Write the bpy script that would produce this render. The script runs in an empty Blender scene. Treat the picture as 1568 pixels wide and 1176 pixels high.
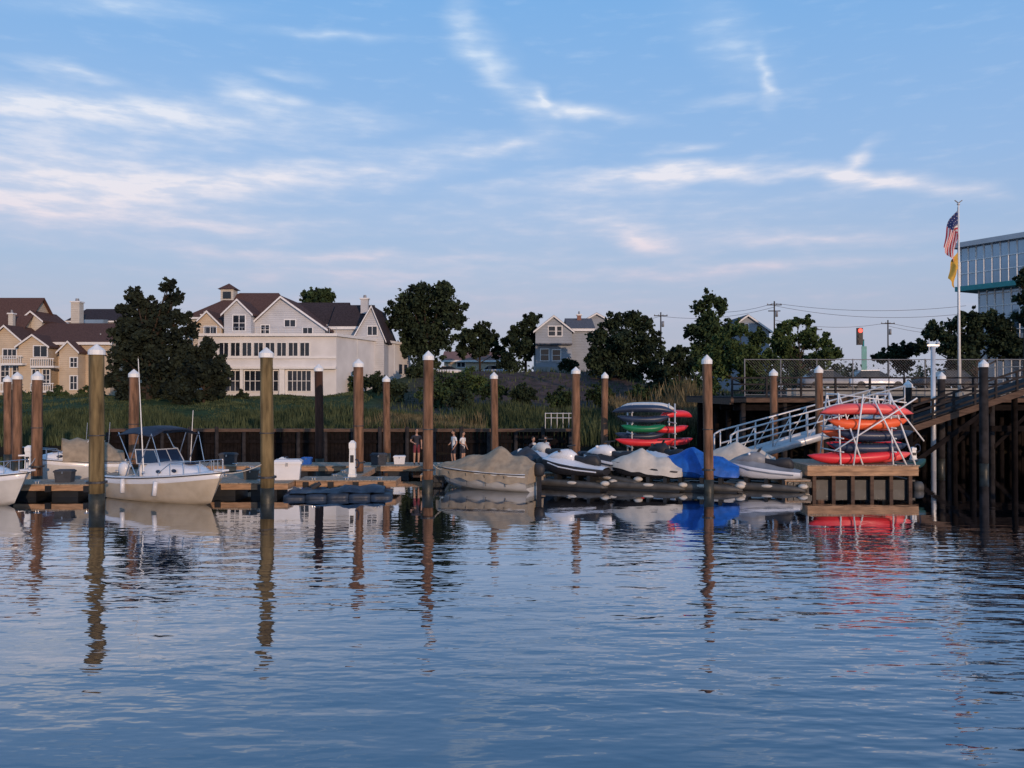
import bpy, bmesh, math, random
import numpy as np
from mathutils import Vector, Matrix, noise as mn
random.seed(7); rng=np.random.default_rng(11)
sc=bpy.context.scene
CAMH=4.0; F=1300.0
def W(px,d): return (px-784)/F*d          # image pixel column at depth d -> world x in metres
def Z(py,d): return CAMH+(600-py)/F*d     # image pixel row at depth d -> metres above water
# ------------------------------------------------------------------ materials
def newmat(name):
    m=bpy.data.materials.new(name); m.use_nodes=True
    nt=m.node_tree; b=nt.nodes['Principled BSDF']; return m,nt,b
def pm(name,col,rough=.7,var=.25,scale=3.0,bump=0.0,metal=0,stretch=(1,1,1),dirt=None,spec=.5,coat=0):
    m,nt,b=newmat(name); N=nt.nodes; L=nt.links
    b.inputs['Roughness'].default_value=rough; b.inputs['Metallic'].default_value=metal
    b.inputs['Specular IOR Level'].default_value=spec
    b.inputs['Coat Weight'].default_value=coat
    g=N.new('ShaderNodeNewGeometry'); mp=N.new('ShaderNodeMapping'); mp.inputs['Scale'].default_value=stretch
    L.new(g.outputs['Position'],mp.inputs['Vector'])
    n=N.new('ShaderNodeTexNoise'); n.inputs['Scale'].default_value=scale; n.inputs['Detail'].default_value=4
    L.new(mp.outputs[0],n.inputs['Vector'])
    r=N.new('ShaderNodeValToRGB'); r.color_ramp.elements[0].position=.3; r.color_ramp.elements[1].position=.72
    c=col; d=dirt if dirt else tuple(x*(1-var) for x in c)
    r.color_ramp.elements[0].color=(*d,1); r.color_ramp.elements[1].color=(*[min(1,x*(1+var*.6)) for x in c],1)
    L.new(n.outputs['Fac'],r.inputs[0]); L.new(r.outputs[0],b.inputs['Base Color'])
    if bump:
        bp=N.new('ShaderNodeBump'); bp.inputs['Strength'].default_value=1; bp.inputs['Distance'].default_value=bump
        L.new(n.outputs['Fac'],bp.inputs['Height']); L.new(bp.outputs[0],b.inputs['Normal'])
    return m
def siding(name,col,pitch=.2,var=.12):
    m=pm(name,col,.75,var,.8); nt=m.node_tree;N=nt.nodes;L=nt.links;b=N['Principled BSDF']
    g=N.new('ShaderNodeNewGeometry'); s=N.new('ShaderNodeSeparateXYZ'); L.new(g.outputs['Position'],s.inputs[0])
    a=N.new('ShaderNodeMath');a.operation='DIVIDE';a.inputs[1].default_value=pitch;L.new(s.outputs[2],a.inputs[0])
    f=N.new('ShaderNodeMath');f.operation='FRACT';L.new(a.outputs[0],f.inputs[0])
    bp=N.new('ShaderNodeBump');bp.inputs['Distance'].default_value=.03;bp.invert=True;L.new(f.outputs[0],bp.inputs['Height']);L.new(bp.outputs[0],b.inputs['Normal'])
    return m
def leafmat(name,dark,light):
    m,nt,b=newmat(name);N=nt.nodes;L=nt.links
    g=N.new('ShaderNodeNewGeometry'); r=N.new('ShaderNodeValToRGB')
    r.color_ramp.elements[0].color=(*dark,1); r.color_ramp.elements[1].color=(*light,1)
    n=N.new('ShaderNodeTexNoise'); n.inputs['Scale'].default_value=.7; L.new(g.outputs['Position'],n.inputs['Vector'])
    a=N.new('ShaderNodeMath');a.operation='MULTIPLY_ADD';L.new(g.outputs['Random Per Island'],a.inputs[0]);a.inputs[1].default_value=.5;
    s=N.new('ShaderNodeMath');s.operation='MULTIPLY_ADD';L.new(n.outputs['Fac'],s.inputs[0]);s.inputs[1].default_value=2.2;s.inputs[2].default_value=-.85
    L.new(s.outputs[0],a.inputs[2]); L.new(a.outputs[0],r.inputs[0]); L.new(r.outputs[0],b.inputs['Base Color'])
    b.inputs['Roughness'].default_value=.85; b.inputs['Specular IOR Level'].default_value=.08
    return m
M={}
M['pile']=pm('weathered_pile',(.21,.115,.07),.85,.62,6,.025,stretch=(1,1,.16),spec=.2)
M['pile_g']=pm('greenish_pile',(.18,.13,.062),.85,.62,6,.025,stretch=(1,1,.16),spec=.2)
M['pile_d']=pm('dark_pile',(.07,.035,.025),.85,.4,6,.02,stretch=(1,1,.18),spec=.2)
M['wet']=pm('wet_algae_wood',(.028,.028,.018),.5,.5,5,.02)
M['cap']=pm('white_cap',(.78,.78,.76),.5,.1,4)
M['plank']=pm('dock_planks',(.33,.25,.18),.8,.35,5,.01,stretch=(3,.4,1))
M['fascia']=pm('dock_fascia',(.40,.235,.13),.8,.45,4,.01,stretch=(.5,1,3))
M['wale']=pm('bulkhead_cap',(.11,.07,.05),.85,.4,4,.01,stretch=(.5,1,3),spec=.2)
M['shade_dark_wood']=pm('shade_dark_timber',(.013,.0105,.0105),.9,.5,3,.01,spec=.06)  # timber colour blackened to stand in for the shadow over the pier
M['pierwood']=pm('shade_grey_timber',(.036,.033,.034),.9,.45,3,.01,spec=.12)  # grey wood with the pier's missing shade darkened into its colour
M['black']=pm('black_float',(.012,.013,.015),.5,.4,3)
M['floatg']=pm('float_plastic',(.075,.07,.062),.6,.4,3)
M['navy']=pm('navy_canvas',(.012,.02,.045),.7,.4,4,.01)
M['navyf']=pm('navy_float',(.022,.035,.06),.5,.5,3,.02)
M['gel']=pm('white_gelcoat',(.72,.73,.76),.25,.06,2,coat=.3)
M['cream']=pm('cream_gelcoat',(.56,.48,.37),.28,.1,2,dirt=(.44,.37,.27),coat=.3)
M['hullw']=pm('offwhite_hull',(.60,.59,.56),.3,.14,2,coat=.3)
M['rub']=pm('rub_rail',(.03,.03,.035),.5,.2)
M['glassb']=pm('boat_glass',(.015,.03,.07),.08,.2,2)
M['metal']=pm('aluminium',(.62,.62,.62),.4,.15,3,metal=.35)
M['fence']=pm('galvanised_fence',(.22,.22,.23),.6,.15,3,metal=.2)
M['steel']=pm('stainless',(.6,.6,.62),.25,.1,3,metal=.9)
M['tan']=pm('tan_canvas',(.33,.26,.18),.85,.25,4,.02)
M['creamc']=pm('cream_canvas',(.55,.50,.43),.8,.14,4,.015)
M['greyc']=pm('charcoal_canvas',(.045,.05,.062),.85,.3,4,.02)
M['blue']=pm('blue_tarp',(.01,.10,.42),.5,.3,5,.02)
M['grey']=pm('grey_plastic',(.22,.23,.25),.5,.2)
M['dgrey']=pm('dark_seat',(.02,.02,.024),.6,.2)
M['red']=pm('kayak_red',(.75,.035,.045),.4,.15,2)
M['coral']=pm('kayak_coral',(.85,.12,.11),.4,.15,2)
M['orange']=pm('kayak_orange',(.85,.13,.035),.4,.15,2)
M['green']=pm('kayak_green',(.01,.19,.08),.4,.2,2)
M['dgreen']=pm('canoe_green',(.01,.05,.035),.4,.2,2)
M['kblue']=pm('kayak_navy',(.025,.04,.08),.4,.2,2)
M['yellow']=pm('yellow_cloth',(.62,.36,.05),.8,.2)
M['white']=pm('white_trim',(.70,.69,.68),.6,.08)
M['wallw']=pm('off_white_wall',(.62,.61,.61),.8,.14,.5)
M['wallw2']=siding('white_siding',(.47,.475,.49),.25)
M['tanwall']=siding('tan_siding',(.50,.40,.29),.25)
M['creamwall']=siding('cream_siding',(.50,.46,.40),.25)
M['greywall']=siding('grey_siding',(.27,.30,.34),.22)
M['roofb']=pm('brown_shingles',(.115,.065,.055),.95,.35,5,.02,stretch=(1,1,4),spec=.1)
M['roofd']=pm('dark_shingles',(.055,.042,.045),.95,.35,5,.02,spec=.1)
M['roofg']=pm('grey_shingles',(.13,.13,.145),.95,.3,5,.02,spec=.1)
M['win']=pm('window_glass',(.02,.025,.035),.06,.5,.6)
M['curtain']=pm('curtain_wall_glass',(.30,.39,.48),.12,.3,.15,metal=.55)
M['teal']=pm('teal_paint',(.03,.26,.27),.5,.15)
M['lgrey']=pm('light_metal_panel',(.5,.52,.54),.5,.1,.5)
M['bark']=pm('bark',(.05,.038,.03),.95,.4,4,.03,spec=.1)
M['brick']=pm('brick_chimney',(.25,.12,.09),.9,.3,6)
M['concrete']=pm('concrete',(.3,.29,.27),.9,.2,1,.01)
M['asphalt']=pm('asphalt',(.05,.05,.052),.9,.2,3)
M['skin']=pm('skin',(.42,.24,.16),.6,.1,5)
M['hair']=pm('hair',(.03,.018,.01),.7,.3,20)
M['cl_white']=pm('white_shirt',(.7,.68,.66),.85,.1,8)
M['cl_red']=pm('red_shirt',(.16,.025,.035),.85,.2,8)
M['cl_dark']=pm('dark_shorts',(.02,.022,.035),.85,.2,8)
M['fl_red']=pm('flag_red',(.50,.03,.045),.85,.15,4)
M['fl_white']=pm('flag_white',(.70,.66,.64),.85,.1,4)
M['fl_blue']=pm('flag_blue',(.02,.03,.12),.85,.15,4)
M['lampred']=pm('signal_red',(.8,.02,.02),.4,.1); _b=M['lampred'].node_tree.nodes['Principled BSDF']; _b.inputs['Emission Color'].default_value=(1,.03,.02,1); _b.inputs['Emission Strength'].default_value=1.5
M['leaf_d']=leafmat('foliage_dark',(.008,.014,.011),(.044,.064,.034))
M['leaf_p']=leafmat('foliage_pine',(.007,.011,.011),(.034,.044,.029))
M['leaf_m']=leafmat('foliage_mid',(.011,.02,.012),(.058,.09,.038))
M['leaf_l']=leafmat('foliage_light',(.016,.03,.013),(.085,.125,.045))
M['reed']=leafmat('reeds',(.018,.03,.015),(.095,.115,.055))
M['reedt']=leafmat('dry_reeds',(.05,.045,.025),(.24,.195,.11))
# ------------------------------------------------------------------ mesh builder
class MB:
    def __init__(s): s.v=[];s.f=[];s.smooth=False
    def add(s,vs,fs):
        o=len(s.v); s.v+= [tuple(v) for v in vs]; s.f+=[tuple(i+o for i in f) for f in fs]
    def bx(s,x0,x1,y0,y1,z0,z1):
        s.add([(x0,y0,z0),(x1,y0,z0),(x1,y1,z0),(x0,y1,z0),(x0,y0,z1),(x1,y0,z1),(x1,y1,z1),(x0,y1,z1)],
          [(0,3,2,1),(4,5,6,7),(0,1,5,4),(1,2,6,5),(2,3,7,6),(3,0,4,7)])
    def beam(s,p,q,w,h):
        p=Vector(p);q=Vector(q);d=(q-p).normalized(); up=Vector((0,0,1)) if abs(d.z)<.95 else Vector((0,1,0))
        r=d.cross(up).normalized()*w/2; u=r.cross(d).normalized()*h/2
        s.add([p-r-u,p+r-u,p+r+u,p-r+u,q-r-u,q+r-u,q+r+u,q-r+u],[(0,1,2,3),(7,6,5,4),(0,4,5,1),(1,5,6,2),(2,6,7,3),(3,7,4,0)])
    def tube(s,p,q,r1,r2=None,n=8,cap=True):
        r2=r1 if r2 is None else r2
        p=Vector(p);q=Vector(q);d=(q-p).normalized(); up=Vector((0,0,1)) if abs(d.z)<.95 else Vector((0,1,0))
        a=d.cross(up).normalized(); b=d.cross(a)
        vs=[]
        for c,r in((p,r1),(q,r2)):
            for i in range(n):
                t=2*math.pi*i/n; vs.append(c+a*math.cos(t)*r+b*math.sin(t)*r)
        fs=[(i,(i+1)%n,n+(i+1)%n,n+i) for i in range(n)]
        if cap: fs+=[tuple(range(n-1,-1,-1)),tuple(range(n,2*n))]
        s.add(vs,fs)
    def path(s,pts,r,n=6):
        for a,b in zip(pts[:-1],pts[1:]): s.tube(a,b,r,r,n)
    def prism(s,poly,ext):
        n=len(poly); e=Vector(ext); vs=[Vector(p) for p in poly]+[Vector(p)+e for p in poly]
        s.add(vs,[tuple(range(n)),tuple(range(2*n-1,n-1,-1))]+[(i,n+i,n+(i+1)%n,(i+1)%n) for i in range(n)])
    def loft(s,rings,closed=True,caps=True):
        n=len(rings[0]); vs=[p for r in rings for p in r]; fs=[]
        for k in range(len(rings)-1):
            for i in range(n if closed else n-1):
                j=(i+1)%n; fs.append((k*n+i,k*n+j,(k+1)*n+j,(k+1)*n+i))
        if caps: fs+=[tuple(range(n-1,-1,-1)),tuple(range((len(rings)-1)*n,len(rings)*n))]
        s.add(vs,fs)
    def ball(s,c,r,sz=(1,1,1),n=12,m=8):
        rings=[]
        for j in range(m+1):
            t=math.pi*(j+.001)/(m+.002)
            rings.append([(c[0]+r*sz[0]*math.sin(t)*math.cos(2*math.pi*i/n),c[1]+r*sz[1]*math.sin(t)*math.sin(2*math.pi*i/n),c[2]+r*sz[2]*math.cos(t)) for i in range(n)])
        s.loft(rings,True,False)
class Asm:
    def __init__(s,name,origin=(0,0,0),rz=0,world=False,scale=1):
        s.name=name;s.o=Vector(origin);s.rz=rz;s.world=world;s.parts={};s.sc=scale
    def p(s,name,mat,smooth=False):
        if name not in s.parts: s.parts[name]=(MB(),mat); s.parts[name][0].smooth=smooth
        return s.parts[name][0]
    def done(s):
        e=bpy.data.objects.new(s.name,None); e.location=s.o; e.rotation_euler=(0,0,s.rz); e.scale=(s.sc,)*3
        e.empty_display_size=.3; sc.collection.objects.link(e)
        for k,(mb,mat) in s.parts.items():
            if not mb.v: continue
            vs=[(v[0]-s.o.x,v[1]-s.o.y,v[2]-s.o.z) for v in mb.v] if s.world else mb.v
            me=bpy.data.meshes.new(k); me.from_pydata(vs,[],mb.f)
            me.materials.append(M[mat] if isinstance(mat,str) else mat)
            bm=bmesh.new(); bm.from_mesh(me); bmesh.ops.recalc_face_normals(bm,faces=bm.faces)
            bm.to_mesh(me); bm.free()
            if mb.smooth: 
                for pl in me.polygons: pl.use_smooth=True
            ob=bpy.data.objects.new(k,me); ob.parent=e; sc.collection.objects.link(ob)
        s.e=e; return e
def fastmesh(name,V,Fq,mat,parent=None):
    me=bpy.data.meshes.new(name); k=Fq.shape[1]
    me.vertices.add(len(V)); me.vertices.foreach_set('co',V.astype(np.float32).ravel())
    me.loops.add(Fq.size); me.loops.foreach_set('vertex_index',Fq.astype(np.int32).ravel())
    me.polygons.add(len(Fq)); me.polygons.foreach_set('loop_start',np.arange(0,Fq.size,k,dtype=np.int32)); me.polygons.foreach_set('loop_total',np.full(len(Fq),k,dtype=np.int32))
    me.update(calc_edges=True); me.materials.append(mat)
    ob=bpy.data.objects.new(name,me); sc.collection.objects.link(ob)
    if parent: ob.parent=parent
    return ob
# ------------------------------------------------------------------ terrain
def ss(a,b,x):
    t=np.clip((x-a)/(b-a),0,1); return t*t*(3-2*t)
def terr(x,y):
    x=np.asarray(x,float);y=np.asarray(y,float)
    sh=56+.8*np.sin(x*.21)+.5*np.sin(x*.53+1)
    z=-2+2.5*ss(sh-4,sh+1.5,y)
    left=3.1*ss(57,92,y)
    mid=2.0*ss(58,77,y)+4.0*ss(76,108,y)
    right=3.2*ss(57.5,60.5,y)+.3*ss(70,120,y)
    wm=ss(-20,-11,x)*(1-ss(17,27,x)); wr=ss(13,19,x)
    wl=1-np.clip(wm+wr,0,1); s=wm*(1-wr)+wr+wl
    h=(left*wl+mid*wm*(1-wr)+right*wr)/s
    h=h*(1-ss(170,260,y)*.4)
    return z+h+.12*np.sin(x*.9+y*.4)*ss(58,70,y)
xs=np.concatenate([[-3000,-1500,-700,-400,-250],np.arange(-160,161,1.6),[250,400,700,1500,3000]])
ys=np.concatenate([[-300,-100,0,30],np.arange(48,130,1.2),np.arange(130,300,8),[350,500,800,1500,3500]])
X,Y=np.meshgrid(xs,ys); Zt=terr(X,Y)
nx,ny=len(xs),len(ys); V=np.stack([X.ravel(),Y.ravel(),Zt.ravel()],1)
i=np.arange(nx-1)[None,:]+nx*np.arange(ny-1)[:,None]; Fq=np.stack([i,i+1,i+nx+1,i+nx],-1).reshape(-1,4)
gm,nt,b=newmat('ground'); N=nt.nodes;L=nt.links
b.inputs['Roughness'].default_value=.95; b.inputs['Specular IOR Level'].default_value=.1
g=N.new('ShaderNodeNewGeometry'); n1=N.new('ShaderNodeTexNoise'); n1.inputs['Scale'].default_value=.9;n1.inputs['Detail'].default_value=8; L.new(g.outputs['Position'],n1.inputs['Vector'])
def ramp(nt,c0,c1,p0=.3,p1=.7):
    r=nt.nodes.new('ShaderNodeValToRGB'); r.color_ramp.elements[0].position=p0;r.color_ramp.elements[1].position=p1
    r.color_ramp.elements[0].color=(*c0,1);r.color_ramp.elements[1].color=(*c1,1); return r
rg=ramp(nt,(.02,.038,.016),(.055,.085,.034)); rb=ramp(nt,(.05,.032,.028),(.125,.08,.068)); L.new(n1.outputs['Fac'],rg.inputs[0]);L.new(n1.outputs['Fac'],rb.inputs[0])
sp=N.new('ShaderNodeSeparateXYZ'); L.new(g.outputs['Position'],sp.inputs[0])
def MR(nt,sock,a,b_,c=0,d=1):
    m=nt.nodes.new('ShaderNodeMapRange'); m.interpolation_type='SMOOTHSTEP'; nt.links.new(sock,m.inputs[0]); 
    m.inputs[1].default_value=a;m.inputs[2].default_value=b_;m.inputs[3].default_value=c;m.inputs[4].default_value=d; return m.outputs[0]
def MU(nt,a,b_,op='MULTIPLY'):
    m=nt.nodes.new('ShaderNodeMath');m.operation=op
    for k,s in enumerate((a,b_)):
        if isinstance(s,(int,float)): m.inputs[k].default_value=s
        else: nt.links.new(s,m.inputs[k])
    return m.outputs[0]
mask=MU(nt,MU(nt,MR(nt,sp.outputs[0],-15,-7),MR(nt,sp.outputs[1],71,76)),MU(nt,MR(nt,n1.outputs['Fac'],.3,.45,.6,1),MR(nt,sp.outputs[1],125,140,1,0)))
mx=N.new('ShaderNodeMix');mx.data_type='RGBA';L.new(mask,mx.inputs[0]);L.new(rg.outputs[0],mx.inputs[6]);L.new(rb.outputs[0],mx.inputs[7])
mud=N.new('ShaderNodeMix');mud.data_type='RGBA';L.new(MR(nt,sp.outputs[2],.4,1.2,1,0),mud.inputs[0]);L.new(mx.outputs[2],mud.inputs[6]);mud.inputs[7].default_value=(.02,.017,.012,1)
L.new(mud.outputs[2],b.inputs['Base Color'])
bp=N.new('ShaderNodeBump');bp.inputs['Distance'].default_value=.2;L.new(n1.outputs['Fac'],bp.inputs['Height']);L.new(bp.outputs[0],b.inputs['Normal'])
gr=fastmesh('ground',V,Fq,gm)
for p in gr.data.polygons: p.use_smooth=True
# ------------------------------------------------------------------ water
wm_,nt,b=newmat('water'); N=nt.nodes;L=nt.links; N.remove(b); out=N['Material Output']
g=N.new('ShaderNodeNewGeometry')
def nz(scale,st,det=2,rot=0,rough=.5):
    mp=N.new('ShaderNodeMapping');mp.inputs['Scale'].default_value=st;mp.inputs['Rotation'].default_value=(0,0,rot);L.new(g.outputs['Position'],mp.inputs['Vector'])
    n=N.new('ShaderNodeTexNoise');n.inputs['Scale'].default_value=scale;n.inputs['Detail'].default_value=det;n.inputs['Roughness'].default_value=rough;L.new(mp.outputs[0],n.inputs['Vector']);return n.outputs['Fac']
a1=nz(1.75,(.55,1.25,1),2.5,.10,.5); a2=nz(.5,(.7,1.2,1),1,-.3); pt=nz(.10,(.45,1.6,1),2,.1)
patch=MR(nt,pt,.36,.62,.35,1.0)
sy=N.new('ShaderNodeSeparateXYZ');L.new(g.outputs['Position'],sy.inputs[0])
neard=MR(nt,sy.outputs[1],8,17,.6,1.0)
far=MR(nt,sy.outputs[1],17,27,1.0,.09)
rt=MU(nt,MR(nt,sy.outputs[0],1,8,0,.5),MR(nt,sy.outputs[1],9,24,1,0))
amp=MU(nt,MU(nt,MU(nt,patch,neard),rt,'ADD'),far)
h=MU(nt,MU(nt,a1,.052),amp); h=MU(nt,h,MU(nt,MU(nt,a2,.03),far),'ADD')
bp=N.new('ShaderNodeBump');bp.inputs['Strength'].default_value=1;bp.inputs['Distance'].default_value=1.0;L.new(h,bp.inputs['Height'])
gl=N.new('ShaderNodeBsdfGlossy');gl.inputs['Roughness'].default_value=.025;gl.inputs['Color'].default_value=(.78,.82,.88,1);L.new(bp.outputs[0],gl.inputs['Normal'])
df=N.new('ShaderNodeBsdfDiffuse');df.inputs['Color'].default_value=(.012,.02,.03,1)
fr=N.new('ShaderNodeFresnel');fr.inputs['IOR'].default_value=2.1;L.new(bp.outputs[0],fr.inputs['Normal'])
fx=MR(nt,fr.outputs[0],.1,.62,.25,1.0)
ms=N.new('ShaderNodeMixShader');L.new(fx,ms.inputs[0]);L.new(df.outputs[0],ms.inputs[1]);L.new(gl.outputs[0],ms.inputs[2]);L.new(ms.outputs[0],out.inputs['Surface'])
w=fastmesh('water',np.array([[-600,-150,0],[600,-150,0],[600,66,0],[-600,66,0]],float),np.array([[0,1,2,3]]),wm_)
# ------------------------------------------------------------------ piles
def pile(px,top,wpx,d,mat='pile',cap=True,ztop=None):
    x=W(px,d); zt=Z(top,d); r=wpx/F*d/2*.94
    A=Asm('mooring_piling',(x,d,0)); lean=random.uniform(-.07,.07)
    def rings(z0,z1,k,r0,r1):
        R=[]
        for q in range(k+1):
            z=z0+(z1-z0)*q/k; rr=r0+(r1-r0)*q/k
            R.append([(lean*z/5+rr*(1+.09*mn.noise(Vector((math.cos(t)*1.5,math.sin(t)*1.5,z*.6+px))))*math.cos(t),rr*(1+.09*mn.noise(Vector((math.cos(t)*1.5+5,math.sin(t)*1.5,z*.6+px))))*math.sin(t),z) for t in [2*math.pi*i/14 for i in range(14)]])
        return R
    A.p('wet_base','wet',True).loft(rings(-1.5,.55,4,r*1.04,r*1.01))
    A.p('shaft',mat,True).loft(rings(.55,zt-.28,10,r,r*.95))
    if cap:
        c=A.p('cap','cap'); lx=lean*zt/5
        c.tube((lx,0,zt-.32),(lx,0,zt-.16),r*1.1,r*1.1,16); c.tube((lx,0,zt-.16),(lx,0,zt+.05),r*1.1,r*.08,16)
    if wpx>15:
        b_=A.p('hoop','rub'); b_.tube((lean*.2,0,.9),(lean*.2,0,.97),r*1.35,r*1.35,16)
        b_.tube((lean*.5,0,2.5),(lean*.5,0,2.54),r*1.06,r*1.06,16)
    A.done()
for a in [(149,529,24,28.9,'pile_g'),(410,534,22,30.6,'pile_g'),(655,539,17,33.5,'pile'),(1085,545,16,33.5,'pile'),(57,570,17,35,'pile'),(27,571,15,42,'pile'),(13,576,12,47,'pile'),(205,567,16,39,'pile'),
          (490,559,14,44,'pile_d'),(549,551,17,37,'pile'),(593,576,12,48,'pile'),(758,571,12,46,'pile'),(882,563,14,44,'pile'),(925,571,11,50,'pile'),
          (1186,566,13,44,'pile'),(1255,561,13,41.5,'pile'),(1390,584,13,44.5,'pierwood'),(1440,571,12,44,'pierwood'),(1506,552,14,41,'pierwood')]:
    pile(*a)
# ------------------------------------------------------------------ docks
def dock(name,x0,x1,y0,y1,z=.5,th=.25,along='x'):
    A=Asm(name,((x0+x1)/2,(y0+y1)/2,0),world=True)
    pl=A.p('deck_boards','plank'); s=.15
    if along=='x':
        x=x0
        while x<x1-.02: pl.bx(x,min(x+s-.012,x1),y0-.02,y1+.02,z-.04+random.uniform(-.004,.004),z+random.uniform(0,.006)); x+=s
    else:
        y=y0
        while y<y1-.02: pl.bx(x0-.02,x1+.02,y,min(y+s-.012,y1),z-.04,z+random.uniform(0,.006)); y+=s
    f=A.p('fascia','fascia')
    f.bx(x0,x1,y0,y0+.05,z-th,z-.045); f.bx(x0,x1,y1-.05,y1,z-th,z-.045); f.bx(x0,x0+.05,y0+.051,y1-.051,z-th,z-.045); f.bx(x1-.05,x1,y0+.051,y1-.051,z-th,z-.045)
    fl=A.p('floats','black'); 
    if along=='x':
        x=x0+.3
        while x<x1-.8: fl.bx(x,x+1.0,y0+.12,y1-.12,-.25,z-th-.002); x+=1.6
    else:
        y=y0+.3
        while y<y1-.8: fl.bx(x0+.12,x1-.12,y,y+1.0,-.25,z-th-.002); y+=1.6
    c=A.p('cleats','steel')
    for q in range(3):
        t=(q+.5)/3; cx=x0+(x1-x0)*t if along=='x' else x0+.2; cy=y0+.2 if along=='x' else y0+(y1-y0)*t
        c.tube((cx-.13,cy,z+.09),(cx+.13,cy,z+.09),.018); c.tube((cx-.05,cy,z),(cx-.05,cy,z+.09),.016); c.tube((cx+.05,cy,z),(cx+.05,cy,z+.09),.016)
    bu=A.p('rub_bumpers','black')
    for q in range(4):
        cx=x0+(x1-x0)*(q+.3)/4; bu.bx(cx,cx+.22,y0-.07,y0-.001,z-th-.05,z-.06)
    A.done()
dock('floating_dock',-21,-15.2,32.2,34.0); dock('floating_dock',-15.15,-8.6,32.6,34.4); dock('floating_dock',-8.55,-4.6,33.6,35.2)
dock('floating_dock',-19,16,40.2,42.2)
for x in (-17.5,-12.2,-7.6): dock('finger_dock',x,x+1.2,34.6,40.1,.46,.25,'y')
for x in (-3.9,.4,4.4): dock('finger_dock',x,x+1.0,36.2,40.1,.46,.25,'y')
dock('floating_dock',.3,11.8,36.8,38.2,.48)
dock('finger_dock',11.0,12.0,34.2,36.7,.45,.25,'y')
A=Asm('kayak_platform',(14,36,0),world=True)
x0,x1,y0,y1=W(1236,34.4),W(1406,34.4),34.4,37.6
pl=A.p('deck_boards','plank')
x=x0
while x<x1: pl.bx(x,x+.14,y0-.03,y1,.99,1.03+random.uniform(0,.006)); x+=.152
f=A.p('fascia','fascia'); f.bx(x0,x1,y0,y0+.06,.6,.985); f.bx(x0,x1,y0-.03,y0-.003,.78,.84)
f.bx(x0,x0+.06,y0+.07,y1,.6,.985);f.bx(x1-.06,x1,y0+.07,y1,.6,.985)
g_=A.p('legs','wale'); x=x0+.25
while x<x1: g_.bx(x,x+.14,y0+.1,y0+.24,-.6,.985); g_.bx(x,x+.14,y1-.3,y1-.16,-.6,.985); x+=.78
A.p('floats','black').bx(x0,x1,y0+.3,y1-.35,-.2,.4); A.p('end_floats','floatg',True).loft([[(xq,y0+.3+.5*math.cos(t)*.5,.12+.22*math.sin(t)) for t in [2*math.pi*i/12 for i in range(12)]] for xq in(x1-.1,x1+.25)]); A.done()
# ------------------------------------------------------------------ kayaks
def kayak_mb(A,name,mat,c,L_,Wd=.68,H=.34,rz=0,tilt=0,flip=False):
    mb=A.p(name,mat,True); R=[]; n=14
    ca,sa=math.cos(rz),math.sin(rz)
    for k in range(n+1):
        t=-1+2*k/n; w=max(.015,(1-abs(t)**2.2)**.8)*Wd/2; rise=.16*abs(t)**3; hh=max(.03,(1-abs(t)**5))*H
        ring=[]
        for i in range(12):
            a=2*math.pi*i/12; yy=w*math.cos(a); zz=math.sin(a)*hh*(.5 if math.sin(a)>0 else .62)
            if flip: zz=-zz; 
            X_=t*L_/2; z=zz+(rise if not flip else -rise)+tilt*X_
            ring.append((c[0]+ca*X_-sa*yy,c[1]+sa*X_+ca*yy,c[2]+z))
        R.append(ring)
    mb.loft(R)
    if not flip:
        ck=A.p('cockpit_rim_'+name,'dgrey',True); pts=[]
        for i in range(17):
            a=2*math.pi*i/16; X_=.1+.42*math.cos(a); yy=.2*math.sin(a); pts.append((c[0]+ca*X_-sa*yy,c[1]+sa*X_+ca*yy,c[2]+H*.47+tilt*X_))
        ck.path(pts,.022,5)
    ln=A.p('grab_loop_'+name,'dgrey')
    for s in(-1,1):
        X_=s*(L_/2-.05); ln.ball((c[0]+ca*X_,c[1]+sa*X_,c[2]+(.14 if not flip else -.14)+tilt*X_),.03)
def kayak(mat,c,L_,rz=0,tilt=0,flip=False,**k):
    A=Asm('kayak',c,world=True); kayak_mb(A,'hull',mat,c,L_,rz=rz,tilt=tilt,flip=flip,**k); A.done()
A=Asm('kayak_rack',(W(1315,35.5),35.5,1.03),world=True); r=A.p('pipe_frame','cap',True)
levels=[1.22,1.75,2.3,2.72,3.22]
for px in (1272,1350):
    xx=W(px,35.6)
    for yy,s in((34.55,1),(36.9,-1)):
        r.tube((xx+.0,yy,1.03),(xx+.12,yy+.55*s,3.95),.035)
        r.tube((xx+.9,yy,1.03),(xx+.12,yy+.55*s,3.95),.035)
    for z in levels: r.tube((xx+.1,34.5,z-.2),(xx+.1,37.0,z-.2),.03)
    r.tube((xx+.12,35.1,3.9),(xx+.12,36.35,3.9),.035)
r.tube((W(1272,35.6)+.12,35.3,3.9),(W(1350,35.6)+.9,35.3,3.55),.03)
r.tube((W(1262,35.6),34.5,1.6),(W(1385,35.6),34.5,3.75),.03); r.tube((W(1395,35.6),34.5,2.0),(W(1345,35.6),34.5,3.75),.03)
r.tube((W(1385,34.6),34.45,1.03),(W(1338,34.6),34.6,3.7),.035); r.tube((W(1305,34.5),34.4,1.03),(W(1322,34.6),34.6,3.9),.035)
A.done()
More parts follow.
